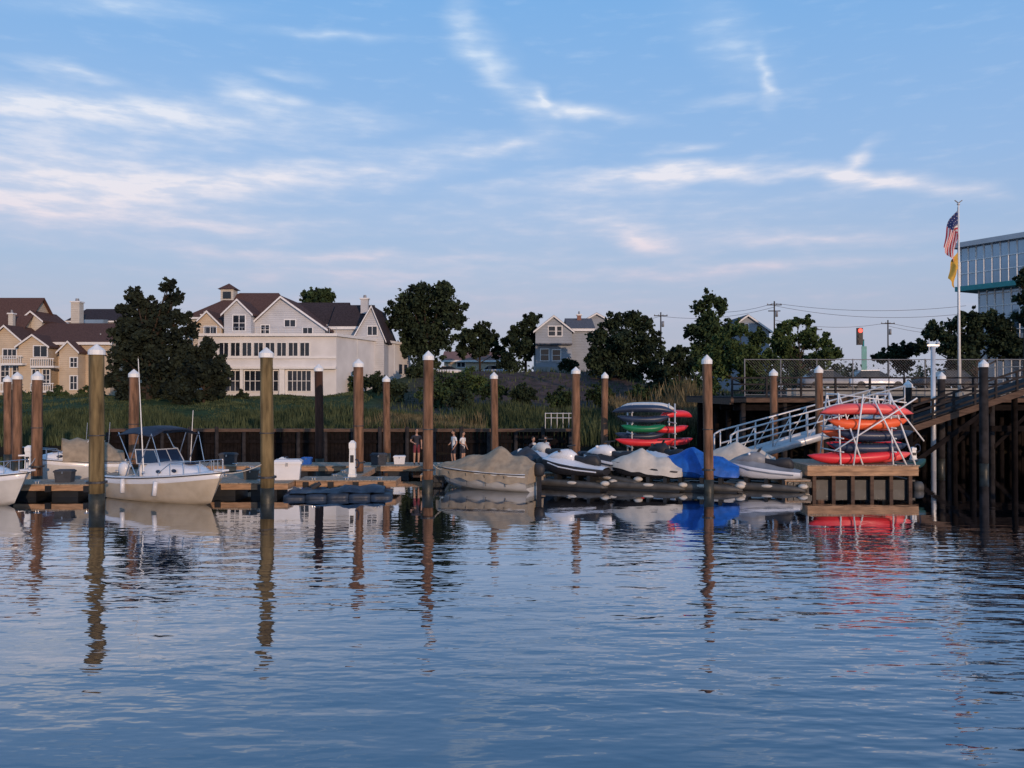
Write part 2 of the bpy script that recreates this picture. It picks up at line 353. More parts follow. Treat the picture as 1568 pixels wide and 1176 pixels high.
for (px,z,mat,rz,L_,tl,yy) in [(1327,3.28,'coral',.02,3.9,-.01,34.98),(1320,3.25,'red',-.03,3.6,.0,35.75),(1330,3.22,'coral',.02,3.6,.0,36.5),
      (1330,2.68,'orange',.02,3.35,.02,34.98),(1325,2.66,'coral',-.02,3.2,0,35.75),(1340,2.2,'kblue',.03,3.2,0,35.1),(1315,2.2,'orange',0,3.2,0,35.8),
      (1330,1.68,'kblue',-.02,3.2,0,35.1),(1322,1.7,'red',0,3.2,0,35.85),(1308,1.3,'red',.01,3.9,.03,34.9),(1330,1.28,'coral',0,3.6,0,35.6)]:
    kayak(mat,(W(px,yy),yy,z),L_,rz,tl,flip=(z>3),H=.40)
kayak('dgreen',(W(1398,35),35.4,.95),2.2,.5,.05)
A=Asm('kayak_rack',(W(995,44),44,.5),world=True); r=A.p('pipe_frame','metal',True)
for px in (965,1030):
    xx=W(px,44); r.tube((xx,43.4,.5),(xx,43.4,3.4),.04); r.tube((xx,45,.5),(xx,45,3.4),.04)
    for z in (1.15,1.85,2.4,2.95): r.tube((xx,43.1,z),(xx,45.3,z),.035)
A.done()
for (px,py,mat,rz,L_,yy,fl) in [(985,626,'kblue',-.05,3.2,43.4,True),(990,622,'hullw',-.1,3.0,44.2,True),(1035,634,'red',.5,2.2,44.6,True),(985,642,'kblue',0,2.7,43.4,False),(985,656,'green',.0,2.3,43.4,False),(1025,657,'red',.3,2.2,44.3,False),(988,677,'red',0,3.1,43.3,False),(1030,676,'red',.3,2.4,44.6,False),(980,668,'kblue',0,2.6,44,False)]:
    kayak(mat,(W(px,yy),yy,Z(py,yy)),L_,rz,0,flip=fl)
dock('floating_dock',W(925,43),W(1075,43),42.6,46,.8,.3)
# ------------------------------------------------------------------ boats
def hull(A,L_,B,f0,f1,lower='cream',upper='gel',floor=True,rake=.75):
    S=[0,.06,.15,.3,.45,.58,.68,.77,.85,.91,.955,.985,1.0]
    def hb(s): return B/2*(.93+.07*min(1,s/.3))*max(.0,1-s**3.4)**.62
    def sheer(s): return f0+(f1-f0)*s**1.7
    def P(s,y,z):
        zf=(z+.25)/(sheer(s)+.25); return (s*L_-rake*(1-zf)*s**3,y,z)
    keel=lambda s:-.25+.35*s**5; chz=lambda s:.06+.42*s**2.5; chb=lambda s:hb(s)*(.88-.35*s**2)
    mid=lambda s:sheer(s)*.7+chz(s)*.3
    lo=A.p('hull',lower,True); up=A.p('topsides',upper,True)
    R=[];U=[]
    for s in S:
        k,c,m,sh=keel(s),chz(s),mid(s),sheer(s); mbm=chb(s)*.3+hb(s)*.7
        R.append([P(s,-mbm,m),P(s,-chb(s),c),P(s,-chb(s)*.5,(k+c)/2-.02),P(s,0,k),P(s,chb(s)*.5,(k+c)/2-.02),P(s,chb(s),c),P(s,mbm,m)])
    lo.loft(R,False,False); lo.add([R[0][i] for i in range(7)],[tuple(range(7))])
    for sg in(-1,1):
        U=[]
        for s in S:
            m,sh=mid(s),sheer(s); mbm=chb(s)*.3+hb(s)*.7
            U.append([P(s,sg*(mbm+.012),m),P(s,sg*(hb(s)+.01),sh),P(s,sg*max(0,hb(s)-.16),sh+.03),P(s,sg*max(0,hb(s)-.2),sh-.02)])
        up.loft(U,False,False)
        rr=A.p('rub_rail','rub'); pts=[P(s,sg*(hb(s)+.02),sheer(s)-.03) for s in S]; rr.path(pts,.022,6)
    A.p('transom',upper).add([P(0,-hb(0),sheer(0)-.05),P(0,hb(0),sheer(0)-.05),P(0,chb(0),chz(0)),P(0,-chb(0),chz(0))],[(0,1,2,3)])
    fd=A.p('foredeck',upper,True); R=[]
    for s in [q for q in S if q>=.45]:
        w=max(0,hb(s)-.15); sh=sheer(s)+.02; R.append([P(s,-w,sh),P(s,-w*.5,sh+.05),P(s,0,sh+.07),P(s,w*.5,sh+.05),P(s,w,sh)])
    fd.loft(R,False,False)
    fl=A.p('cockpit_sole',upper); R=[]
    for s in [q for q in S if q<=.5]:
        w=hb(s)-.2; R.append([P(s,-w,sheer(s)-.02),P(s,-w,.3),P(s,w,.3),P(s,w,sheer(s)-.02)])
    fl.loft(R,False,False)
    return P,hb,sheer
def outboard(A,x,y,z,col='dgrey'):
    o=A.p('outboard_cowling',col,True); R=[]
    for t,w,l in((0,.10,.16),(.08,.16,.24),(.3,.17,.27),(.45,.14,.22),(.52,.05,.1)):
        R.append([(x-.12+l*math.cos(a),y+w*math.sin(a),z+t) for a in [2*math.pi*i/12 for i in range(12)]])
    o.loft(R); A.p('outboard_leg','dgrey').bx(x-.22,x-.06,y-.06,y+.06,z-.75,z+.02)
def motorboat(px,d,rz,L_=5.7,B=2.3,bimini=True,cover=None,lower='cream',anchor=.5,sc_=1):
    A=Asm('motor_boat',(W(px,d),d,0),rz,scale=sc_)
    off=L_*anchor
    P,hb,sh=hull(A,L_,B,.84,1.2,lower)
    c=A.p('cuddy_cabin','gel',True); R=[]
    for s,w,h in((.42,.80,.50),(.5,.80,.50),(.6,.76,.44),(.7,.66,.34),(.8,.48,.2),(.88,.28,.05)):
        x=s*L_; b0=hb(s)*w; z0=sh(s)-.02
        R.append([(x,-b0,z0),(x,-b0*.93,z0+h*.7),(x,-b0*.75,z0+h),(x,0,z0+h+.05),(x,b0*.75,z0+h),(x,b0*.93,z0+h*.7),(x,b0,z0)])
    c.loft(R,False,False); c.add(R[0],[tuple(range(7))])
    for sg in(-1,1):
        for s in(.56,.68):
            q=A.p('portlights','glassb',True); b0=hb(s)*(.76 if s<.6 else .67); q.ball((s*L_,sg*(b0-.005),sh(s)+.17),.09,(1.7,.35,.75))
    A.p('hatch','glassb').bx(.66*L_,.66*L_+.4,-.2,.2,sh(.7)+.37,sh(.7)+.41)
    zb=sh(.43)+.46; g_=A.p('windshield','glassb'); fr=A.p('windshield_frame','metal'); wb=hb(.43)*.78
    x0=.50*L_; xt=x0-.38; zt=zb+.5
    pts=[((x0-.85),-wb,zb),(x0,-wb*.6,zb),(x0,wb*.6,zb),((x0-.85),wb,zb)]; top=[(x0-1.05,-wb*.93,zt),(xt,-wb*.55,zt),(xt,wb*.55,zt),(x0-1.05,wb*.93,zt)]
    for k in range(3): g_.add([pts[k],pts[k+1],top[k+1],top[k]],[(0,1,2,3)])
    fr.path(top,.022);fr.path(pts,.02)
    for a,b_ in zip(pts,top): fr.tube(a,b_,.02)
    fr.tube((x0,0,zb),(xt,0,zt),.015)
    s_=A.p('helm_seats','gel',True)
    for y in(-.45,.45):
        s_.bx(1.9,2.4,y-.25,y+.25,.3,.85); s_.bx(1.85,1.97,y-.25,y+.25,.85,1.35)
    A.p('stern_bench','creamc').bx(.25,.75,-.8,.8,.3,.8)
    A.p('steering_wheel','dgrey').path([(2.75,.45+.18*math.cos(t),1.25+.18*math.sin(t)) for t in [2*math.pi*i/12 for i in range(13)]],.018)
    outboard(A,-.12,0,.75,'gel' if bimini else 'dgrey')
    b_=A.p('bow_rail','steel')
    for sg in(-1,1):
        pr=[]
        for s in(.6,.7,.8,.9,.97):
            x=s*L_;y=sg*max(0,hb(s)-.08); z=sh(s)+.03; pr.append((x,y,z+.42 if s>.62 else z+.1)); b_.tube((x,y,z-.02),(x,y,z+.42 if s>.62 else z+.1),.014)
        pr.append((L_+.05,0,sh(1)+.45)); b_.path(pr,.016)
    A.p('bow_pulpit','gel').bx(L_-.25,L_+.22,-.14,.14,sh(1)+.04,sh(1)+.1)
    if bimini:
        t=A.p('bimini_top','navy',True); R=[]
        for i in range(7):
            x=.95+i*.36; zc=2.6+.05*math.sin(i/6*math.pi)-.05*abs(i-3)/3
            R.append([(x,y,zc+.10*(1-(y/1.0)**2)+(-.14 if abs(y)>.9 else 0)) for y in (-1,-.92,-.5,0,.5,.92,1)]+[(x,y,zc-.04+.10*(1-(y/1.0)**2)-(.14 if abs(y)>.9 else 0)) for y in (1,.92,.5,0,-.5,-.92,-1)])
        t.loft(R); q=A.p('bimini_frame','steel')
        for sg in(-1,1):
            q.tube((2.2,sg*1.02,.95),(1.0,sg*.97,2.5),.018);q.tube((2.2,sg*1.02,.95),(3.05,sg*.97,2.5),.018);q.tube((1.5,sg*1.0,.9),(2.3,sg*.97,2.5),.018); q.tube((3.5,sg*.9,1.4),(3.05,sg*.97,2.5),.014)
        an=A.p('antennas','cap'); an.tube((2.6,-.98,1.1),(2.35,-1.05,5.2),.024,.012); an.tube((2.5,1.0,1.1),(2.65,1.02,3.3),.018,.01)
        A.p('antenna_mounts','steel').ball((2.6,-.98,1.1),.05)
        fe=A.p('fenders','gel',True)
        for s in(.3,.62): fe.tube(P(s,-hb(s)-.1,.35),P(s,-hb(s)-.1,.85),.09,.07,10)
    if cover:
        R=[]; t=A.p('canvas_cover',cover,True)
        for i in range(9):
            x=.4+i*.33; h=1.35+.7*math.sin(min(1,i/5)*math.pi/2)-.12*(i%2)
            R.append([(x,y*1.0,sh(.3)+ (h-sh(.3))*(1-(abs(y)/1.05)**2.5)) for y in(-1.02,-.8,-.5,-.2,.2,.5,.8,1.02)])
        t.loft(R,False,False)
        a_=A.p('rod_holders','steel'); [a_.tube((1.0+.5*k,-.9,1.0),(.9+.5*k,-.95,2.7),.015) for k in range(3)]
    for k,(mb,_) in A.parts.items(): mb.v=[(v[0]-off,v[1],v[2]) for v in mb.v]
    A.done()
motorboat(264,31.2,math.radians(-34),5.7,2.3)
motorboat(-50,30.5,math.radians(-18),5.6,2.2,bimini=False,lower='hullw')
motorboat(122,38.5,math.radians(-150),4.6,2.0,bimini=False,cover='tan',lower='hullw',sc_=.95)
def covered_boat(px,d,rz,L_=4.4,B=1.9,mat='tan',seed=0,hgt=1.0):
    A=Asm('covered_boat',(W(px,d),d,.12),rz); P,hb,sh=hull(A,L_,B,.62,.8,'hullw','hullw',rake=.6)
    c=A.p('canvas_cover',mat,True); R=[]; n=34
    for i in range(n+1):
        s=i/n; x=s*L_; w=hb(min(.985,s))+.06; base=sh(s)-.36+.05*math.sin(i*.9)
        tent=.18+hgt*(.80*math.exp(-((s-.33)/.13)**2)+.45*math.exp(-((s-.1)/.12)**2)+.42*math.exp(-((s-.6)/.16)**2))
        if s>.9: tent*=(1-s)/.1*.9+.1
        ring=[]
        for j in range(21):
            y=-1+2*j/20; k=1-abs(y)**1.2; zz=base+(sh(s)-base)*min(1,(1-abs(y))*8)+tent*max(0,k)
            fold=.035*math.sin(x*6+y*5+seed)*abs(y)
            if abs(y)<.97: zz+=.07*mn.noise(Vector((x*1.8,y*2.4,seed)))+.025*mn.noise(Vector((x*6,y*5,seed+4)))+fold
            ring.append((x-L_/2-(.1 if s==0 else 0),y*w+.04*mn.noise(Vector((x*5,y*2,seed+9))),zz))
        R.append(ring)
    c.loft(R,False,False); c.add(R[0],[tuple(range(21))])
    outboard(A,-.12-L_/2,0,.5)
    s_=A.p('tie_downs','dgrey')
    for s in(.2,.4,.6,.8):
        for sg in(-1,1): s_.tube((s*L_-L_/2,sg*(hb(s)+.06),sh(s)-.1),(s*L_-L_/2,sg*(hb(s)*.9),.1),.01)
    for k in('hull','topsides','rub_rail','foredeck','cockpit_sole','transom'):
        if k in A.parts: mb=A.parts[k][0]; mb.v=[(v[0]-L_/2,v[1],v[2]) for v in mb.v]
    A.done()
covered_boat(742,35.0,math.radians(157),4.3,1.9)
covered_boat(800,39.3,math.radians(110),3.8,1.7,'greyc',4,.7)
covered_boat(925,39.4,math.radians(100),3.6,1.6,'greyc',6,.6)
def jetski(px,d,rz,body='gel',accent='dgrey',cover=None,z=.5,seed=0,sc_=1.0,hood=None):
    A=Asm('jet_ski',(W(px,d),d,z),rz,scale=sc_)
    st=[(-1.45,.42,.02,.30,.36,.30),(-1.2,.50,-.02,.32,.42,.32),(-.7,.56,-.05,.36,.50,.34),(-.1,.58,-.06,.42,.62,.36),(.4,.56,-.05,.48,.80,.36),(.8,.47,-.02,.54,.82,.30),(1.15,.32,.06,.60,.76,.2),(1.4,.15,.2,.62,.68,.1),(1.52,.03,.42,.6,.62,.02)]
    lo=A.p('hull',body,True); R=[]
    for x,w,zb,zg,zt,tw in st: R.append([(x,-w*.96,zg),(x,-w,zg-.06),(x,-w*.8,zb+.1),(x,0,zb),(x,w*.8,zb+.1),(x,w,zg-.06),(x,w*.96,zg)])
    lo.loft(R,False,False); lo.add(R[0],[tuple(range(7))])
    if not cover:
        dk=A.p('deck',accent,True); R=[]
        for x,w,zb,zg,zt,tw in st: R.append([(x,-w*.97,zg),(x,-w*.75,zg+.03),(x,-tw*.9,zg+(zt-zg)*.6),(x,-tw*.5,zt),(x,tw*.5,zt),(x,tw*.9,zg+(zt-zg)*.6),(x,w*.75,zg+.03),(x,w*.97,zg)])
        dk.loft(R,False,False)
        hd=A.p('hood',hood or body,True); R=[]
        for x,w,z0,z1 in((-.05,.2,.6,.9),(.25,.28,.62,1.08),(.55,.32,.62,1.06),(.9,.28,.62,.94),(1.2,.17,.6,.8),(1.42,.05,.6,.66)):
            R.append([(x,-w,z0),(x,-w*.8,z1-.07),(x,-w*.35,z1),(x,w*.35,z1),(x,w*.8,z1-.07),(x,w,z0)])
        hd.loft(R)
        se=A.p('seat','dgrey',True); R=[]
        for x,w,z0,z1 in((-1.15,.14,.4,.66),(-1.0,.19,.4,.86),(-.6,.2,.42,.84),(-.45,.19,.45,.76),(-.1,.17,.5,.8),(.05,.13,.5,.88)):
            R.append([(x,-w,z0),(x,-w*.95,z1-.06),(x,-w*.6,z1),(x,w*.6,z1),(x,w*.95,z1-.06),(x,w,z0)])
        se.loft(R)
        hb=A.p('handlebars','dgrey'); hb.tube((.35,0,.95),(.15,0,1.2),.05); hb.tube((.15,-.38,1.22),(.15,.38,1.22),.025)
        mi=A.p('mirrors',body,True); mi.ball((.55,-.36,1.0),.1,(.6,1,.6)); mi.ball((.55,.36,1.0),.1,(.6,1,.6))
        stp=A.p('side_stripe',accent)
        for sg in(-1,1): stp.path([(-1.2,sg*.505,.2),(-.3,sg*.575,.26),(.5,sg*.555,.36),(1.1,sg*.35,.5)],.03,6)
    else:
        c=A.p('canvas_cover',cover,True); R=[]
        xs_=np.linspace(-1.5,1.56,32)
        for x in xs_:
            w=np.interp(x,[s[0] for s in st],[s[1] for s in st])+.05; zg=np.interp(x,[s[0] for s in st],[s[3] for s in st])
            top=np.interp(x,[-1.5,-1.2,-.9,-.4,-.1,.2,.5,.9,1.3,1.56],[.52,.68,.88,.9,1.06,1.24,1.12,.94,.78,.64])
            R.append([(x,y*w,zg-.24+.015*math.sin(x*7)+(0 if abs(y)>.95 else .18)+(top-zg)*(1-abs(y)**1.7)+.03*math.sin(x*8+y*4+seed)*abs(y)*(abs(y)<.95)+.03*mn.noise(Vector((x*3,y*3,seed)))) for y in np.linspace(-1,1,17)])
        c.loft(R,False,False); c.add(R[0],[tuple(range(17))]); c.add(R[-1],[tuple(range(17))])
    f=A.p('drive_on_float','floatg',True)
    for sg in(-1,1):
        R=[]
        for x,w,h in((-1.65,.14,.06),(-1.5,.24,.14),(-1,.28,.22),(0,.28,.24),(1,.28,.24),(1.5,.26,.24),(1.6,.22,.2)):
            R.append([(x,sg*.45-w,-.42),(x,sg*.45-w,-.42+h*.7),(x,sg*.45-w*.8,-.42+h),(x,sg*.45+w*.8,-.42+h),(x,sg*.45+w,-.42+h*.7),(x,sg*.45+w,-.42)])
        f.loft(R)
    A.p('float_underside','black').bx(-1.45,1.5,-.68,.68,-.75,-.423)
    ro=A.p('rollers','creamc',True)
    for sg in(-.4,.4): ro.ball((-1.55,sg,-.24),.15,(1.3,1.2,.7)); ro.ball((-.2,sg*1.7,-.26),.12,(2.2,.7,.6))
    cr=A.p('cradle','black'); 
    for x in(-.9,-.2,.6): cr.bx(x,x+.14,-.45,.45,-.3,.04)
    A.done()
rj=math.radians(150)
jetski(880,35.6,rj,'dgrey','gel',seed=1,z=.52,hood='gel'); jetski(938,36.2,math.radians(138),'gel','dgrey',seed=2,z=.66,hood='gel'); jetski(990,35.2,math.radians(160),'dgrey','dgrey',cover='creamc',seed=5,z=.48)
jetski(1070,34.8,math.radians(162),'blue','blue',cover='blue',seed=9,z=.5,sc_=1.06); jetski(1170,35.0,math.radians(155),'gel','grey',seed=3,z=.45,hood='grey')
jetski(838,38.9,math.radians(120),'hullw','gel',seed=8,z=.6)
jetski(1135,39.0,math.radians(160),'gel','gel',cover='creamc',seed=12,z=.55)
jetski(1020,39.2,math.radians(120),'dgrey','gel',seed=14,z=.55)
A=Asm('drive_on_dock',(W(525,32.6),32.6,0),math.radians(6)); f=A.p('float_modules','navyf',True)
for i in range(5):
    for j in range(2):
        cx=-1.7+i*.80; cy=-.5+j*.84; h=.24-.03*abs(i-2)+.05*j
        R=[]
        for q in range(5):
            x=cx-.39+.195*q; e=.03 if q in(0,4) else 0
            R.append([(x,cy-.41,0-.1),(x,cy-.41,h-.06-e),(x,cy-.2,h-e),(x,cy,h-.08-e),(x,cy+.2,h-e),(x,cy+.41,h-.06-e),(x,cy+.41,-.1)])
        f.loft(R)
tp=A.p('tarp','navyf',True); R=[]
for q in range(17):
    x=-1.9+q*.22; R.append([(x,y,.22+.2*mn.noise(Vector((x*1.8,y*2.5,3)))+.2*max(0,1-abs(y)/.8)*(.6+.4*math.sin(x*1.4))) for y in np.linspace(-.8,.75,9)])
tp.loft(R,False,False)
A.p('bow_stop','dgrey').tube((-1.2,.5,.25),(-.9,.5,.46),.12,.08,10); A.done()
def pedestal(px,d,h=1.45,z=.5,w=.26):
    A=Asm('dock_power_pedestal',(W(px,d),d,z)); b_=A.p('body','cap')
    b_.loft([[(-w/2*k,-w/2*k,t),(w/2*k,-w/2*k,t),(w/2*k,w/2*k,t),(-w/2*k,w/2*k,t)] for t,k in((0,1.2),(.1,1.2),(.12,1),(h*.75,.85),(h*.8,1.0),(h*.93,1.0),(h,.35))])
    A.p('outlets','dgrey').bx(-.07,.07,-w/2-.02,-w/2+.02,h*.4,h*.6); A.p('hose','navy',True).path([(.16+.12*math.cos(t),-.05,.55+.17*math.sin(t)) for t in [2*math.pi*i/12 for i in range(13)]],.03); A.done()
pedestal(540,35,1.5); pedestal(45,36.5,1.2); pedestal(797,39,.9); pedestal(433,36.5,.7)
pedestal(1398,37,.6,1.0,.2)
def box(name,px,d,z,mat,s=1):
    A=Asm(name,(W(px,d),d,z),random.uniform(-.2,.2),scale=s); A.p('body',mat).loft([[(-.46*k,-.3*k,t),(.46*k,-.3*k,t),(.46*k,.3*k,t),(-.46*k,.3*k,t)] for t,k in((0,.88),(.55,1.0))]); A.p('lid',mat).loft([[(-.5*k,-.34*k,t),(.5*k,-.34*k,t),(.5*k,.34*k,t),(-.5*k,.34*k,t)] for t,k in((.555,1.0),(.63,1.0),(.70,.8))]); A.p('latch','steel').bx(-.04,.04,-.36,-.33,.48,.6); A.done()
box('dock_box',441,34.0,.5,'gel',1.15); box('dock_box',385,34.0,.5,'floatg',.6); box('dock_box',580,40.8,.5,'greyc',.8); box('dock_box',612,41.2,.5,'gel',.6); box('dock_box',762,41,.5,'gel',.8); box('cooler',470,41,.5,'blue',.5); box('cooler',865,41.1,.5,'red',.45); box('dock_box',100,33,.5,'greyc',.7); box('dock_box',900,41,.5,'greyc',.9); box('dock_box',350,41,.5,'greyc',.8)
A=Asm('mooring_lines',(0,33,0),world=True); r=A.p('rope','creamc')
def rope(a,b_,sag): 
    a=Vector(a);b_=Vector(b_); r.path([a.lerp(b_,t/8)-Vector((0,0,4*sag*(t/8)*(1-t/8))) for t in range(9)],.014,5)
rope((W(345,30.4),29.9,1.15),(W(410,30.6),30.5,1.5),.15); rope((W(180,32),32,.9),(W(149,29),29,1.6),.12); rope((W(200,32.5),32.3,.9),(W(190,32.6),32.6,.52),.02); rope((W(676,34.6),34.6,.85),(W(655,33.5),33.6,1.4),.12); rope((W(815,35.5),35.5,.7),(W(830,37),37,.5),.1); rope((W(20,30),30,1.1),(W(57,35),34.9,1.3),.2); rope((W(240,32.6),32.4,.9),(W(262,33),32.8,.52),.05)
A.done()
# ------------------------------------------------------------------ people
def person(px,d,z0,pose='stand',rz=0,shirt='cl_white',pants='cl_dark',h=1.7,longpants=False):
    s=h/1.75
    if pose=='stand':
        J=dict(pel=(0,0,.95),bel=(0,0,1.1),che=(0,-.01,1.32),nek=(0,0,1.47),hd=(0,-.01,1.56),
            hl=(.09,0,.92),kl=(.1,-.02,.5),al=(.1,.03,.09),tl=(.11,-.13,.04),hr=(-.09,0,.92),kr=(-.12,-.05,.5),ar=(-.12,.0,.09),tr=(-.13,-.16,.04),
            sl=(.19,0,1.4),el=(.25,.04,1.13),wl=(.22,-.1,.9),sr=(-.19,0,1.4),er=(-.3,.02,1.16),wr=(-.17,-.14,1.08))
    else:
        J=dict(pel=(0,0,.52),bel=(0,0,.68),che=(0,-.05,.9),nek=(0,-.08,1.05),hd=(0,-.1,1.14),
            hl=(.1,-.03,.5),kl=(.13,-.46,.52),al=(.12,-.45,.1),tl=(.12,-.6,.05),hr=(-.1,-.03,.5),kr=(-.13,-.46,.52),ar=(-.14,-.5,.1),tr=(-.14,-.65,.05),
            sl=(.19,-.06,.98),el=(.24,-.15,.72),wl=(.15,-.36,.6),sr=(-.19,-.06,.98),er=(-.25,-.12,.72),wr=(-.14,-.35,.6))
    R=dict(pel=.135,bel=.12,che=.145,nek=.055,hd=.055,hl=.09,kl=.06,al=.04,tl=.035,hr=.09,kr=.06,ar=.04,tr=.035,sl=.06,el=.042,wl=.028,sr=.06,er=.042,wr=.028)
    E=[('pel','bel'),('bel','che'),('che','nek'),('nek','hd'),('pel','hl'),('hl','kl'),('kl','al'),('al','tl'),('pel','hr'),('hr','kr'),('kr','ar'),('ar','tr'),('che','sl'),('sl','el'),('el','wl'),('che','sr'),('sr','er'),('er','wr')]
    me=bpy.data.meshes.new('b'); bm=bmesh.new(); ly=bm.verts.layers.skin.verify(); vs={}
    for k,c in J.items():
        v=bm.verts.new(c); v[ly].radius=(R[k],R[k]*(.75 if k in('pel','bel','che') else 1)); v[ly].use_root=(k=='pel'); vs[k]=v
    for a,b_ in E: bm.edges.new((vs[a],vs[b_]))
    bm.to_mesh(me); bm.free(); ob=bpy.data.objects.new('tmp',me); sc.collection.objects.link(ob)
    ob.modifiers.new('s','SKIN'); m=ob.modifiers.new('u','SUBSURF'); m.levels=2
    dg=bpy.context.evaluated_depsgraph_get(); me2=bpy.data.meshes.new_from_object(ob.evaluated_get(dg)); bpy.data.objects.remove(ob)
    for k in('skin',shirt,pants,'dgrey'): me2.materials.append(M[k])
    lab={('pel','bel'):1,('bel','che'):1,('che','sl'):1,('che','sr'):1,('pel','hl'):2,('pel','hr'):2,('hl','kl'):2,('hr','kr'):2,('al','tl'):3,('ar','tr'):3,('sl','el'):1,('sr','er'):1}
    if longpants: lab[('kl','al')]=2;lab[('kr','ar')]=2
    for p in me2.polygons:
        best=9;bl=0
        for e in E:
            a=Vector(J[e[0]]);b_=Vector(J[e[1]]);t=max(0,min(1,(p.center-a).dot(b_-a)/(b_-a).length_squared)); dd=(p.center-a-(b_-a)*t).length-.5*(R[e[0]]*(1-t)+R[e[1]]*t)
            if dd<best:
                best=dd; bl=lab.get(e,0)
                if e in(('sl','el'),('sr','er')) and t>.6: bl=0
                if e==('che','nek'): bl=1 if t<.7 else 0
                if e in(('hl','kl'),('hr','kr')) and t>.75 and not longpants: bl=0
        p.material_index=bl; p.use_smooth=True
    A=Asm('person',(W(px,d),d,z0),rz,scale=s); hd=Vector(J['hd'])+Vector((0,-.01,.1))
    A.p('head','skin',True).ball(hd,.1,(.78,.95,1.18),14,10)
    A.p('hair','hair',True).ball(hd+Vector((0,.025,.025)),.108,(.84,.95,1.12),14,10)
    A.p('nose','skin',True).ball(hd+Vector((0,-.1,-.015)),.018,(.8,1,1.4))
    ey=A.p('eyes','dgrey'); [ey.ball(hd+Vector((q,-.088,.01)),.012) for q in(-.032,.032)]
    A.p('mouth','cl_red').ball(hd+Vector((0,-.09,-.055)),.02,(1.2,.4,.35)); er=A.p('ears','skin'); [er.ball(hd+Vector((q,0,-.005)),.025,(.4,.8,1.2)) for q in(-.079,.079)]
    ha=A.p('hands','skin',True)
    for sd in('l','r'):
        w=Vector(J['w'+sd]); e=Vector(J['e'+sd]); dr=(w-e).normalized(); sx=1 if sd=='l' else -1; side=Vector((0,1,0)).cross(dr).normalized()
        ha.tube(w-dr*.01,w+dr*.085,.026,.034,8)
        for q,(o,l) in enumerate(((-.026,.055),(-.009,.07),(.009,.066),(.026,.05))):
            a=w+dr*.08+side*o; b_=a+dr*l*.55; ha.tube(a,b_,.0095,.0085,6); ha.tube(b_,b_+dr*l*.4+Vector((0,-.02,0)),.0085,.007,6)
        ha.tube(w+dr*.03,w+dr*.07+Vector((-sx*.04,-.025,0)),.011,.008,6)
    A.done(); ob=bpy.data.objects.new('body',me2); sc.collection.objects.link(ob); ob.parent=A.e
person(638,40.7,.5,'stand',math.radians(20),'cl_dark','cl_red',1.72)
person(695,40.5,.5,'stand',math.radians(-60),'cl_white','cl_dark',1.66); person(709,41.3,.5,'stand',math.radians(60),'cl_white','cl_dark',1.55)
person(815,41.2,.5,'sit',math.radians(30),'cl_dark','cl_dark',1.7); person(837,41.5,.5,'sit',math.radians(-30),'cl_red','cl_dark',1.7)
A=Asm('dock_bench',(W(826,41.3),41.45,.5)); A.p('seat','plank').bx(-.9,.9,-.25,.25,.36,.42); lg=A.p('legs','pierwood'); [lg.bx(x,x+.08,-.2,.2,0,.359) for x in(-.8,.72)]; A.done()
# ------------------------------------------------------------------ timber bulkhead
A=Asm('timber_bulkhead',(-8,55,0),world=True)
A.p('cap_beam','wale').bx(-26,4.2,54.7,55.1,1.42,1.62); A.p('lower_wale','shade_dark_wood').bx(-26,4.2,54.8,54.95,.7,.9)
bd=A.p('boards','shade_dark_wood'); x=-26
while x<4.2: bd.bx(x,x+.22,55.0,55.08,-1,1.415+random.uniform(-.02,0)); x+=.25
po=A.p('posts','pierwood'); x=-26
while x<4.3: po.tube((x,54.65,-1),(x,54.65,1.4+random.choice([0,.0,.35])),.13,.12,8); x+=1.75
A.done()
# ------------------------------------------------------------------ pier at right
A=Asm('timber_pier',(20,50,0),world=True); ZD=3.72
dk=A.p('deck','pierwood'); x=12.0
while x<62: dk.bx(x,x+.27,46.6,58.5,ZD-.07,ZD+random.uniform(0,.01)); x+=.285
f=A.p('stringers','wale'); f.bx(12,62,46.55,46.75,ZD-.30,ZD-.075); f.bx(12,12.2,46.76,58.5,ZD-.42,ZD-.075)
dd=A.p('lower_beams','shade_dark_wood')
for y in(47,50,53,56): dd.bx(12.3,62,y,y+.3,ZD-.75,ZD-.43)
pp=A.p('support_piles','pierwood',True); pb=A.p('rear_piles','shade_dark_wood',True); x=12.8
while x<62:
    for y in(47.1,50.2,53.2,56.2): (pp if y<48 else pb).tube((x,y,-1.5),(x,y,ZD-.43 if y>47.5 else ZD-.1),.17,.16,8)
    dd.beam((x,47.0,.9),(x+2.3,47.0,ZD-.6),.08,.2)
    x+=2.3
A.p('apron','shade_dark_wood').bx(12.5,62,57.0,57.3,-1,ZD-.1)
A.done()
A=Asm('chain_link_fence',(20,52,ZD),world=True); fp=A.p('posts','fence'); ww=A.p('wire','fence')
fx0,fx1,fy=14.2,34,51.8; zt=ZD+2.25
x=fx0
while x<=fx1+.1: fp.tube((x,fy,ZD),(x,fy,zt+.05),.035); x+=2.2
fp.tube((fx0,fy,zt),(fx1,fy,zt),.025); fp.tube((fx0,fy,ZD+.1),(fx1,fy,ZD+.1),.02)
x=fx0-2.2
while x<fx1:
    for sg in(0,1):
        a=(x,fy,ZD+.1);b_=(x+2.15,fy,zt)
        if sg: a=(x+2.15,fy,ZD+.1); b_=(x,fy,zt)
        xa,xb=a[0],b_[0]
        if min(xa,xb)>=fx0-.01 and max(xa,xb)<=fx1: ww.tube(a,b_,.0035,.0035,3,False)
    x+=.17
A.done()
A=Asm('pier_railing',(20,47,ZD),world=True); r=A.p('posts','pierwood'); x=12.1
while x<40: r.bx(x,x+.1,46.8,46.9,ZD,ZD+1.05); x+=1.9
for z in(.35,.7,1.06): r.bx(12.1,40,46.91,46.96,ZD+z-.05,ZD+z+.04)
A.done()
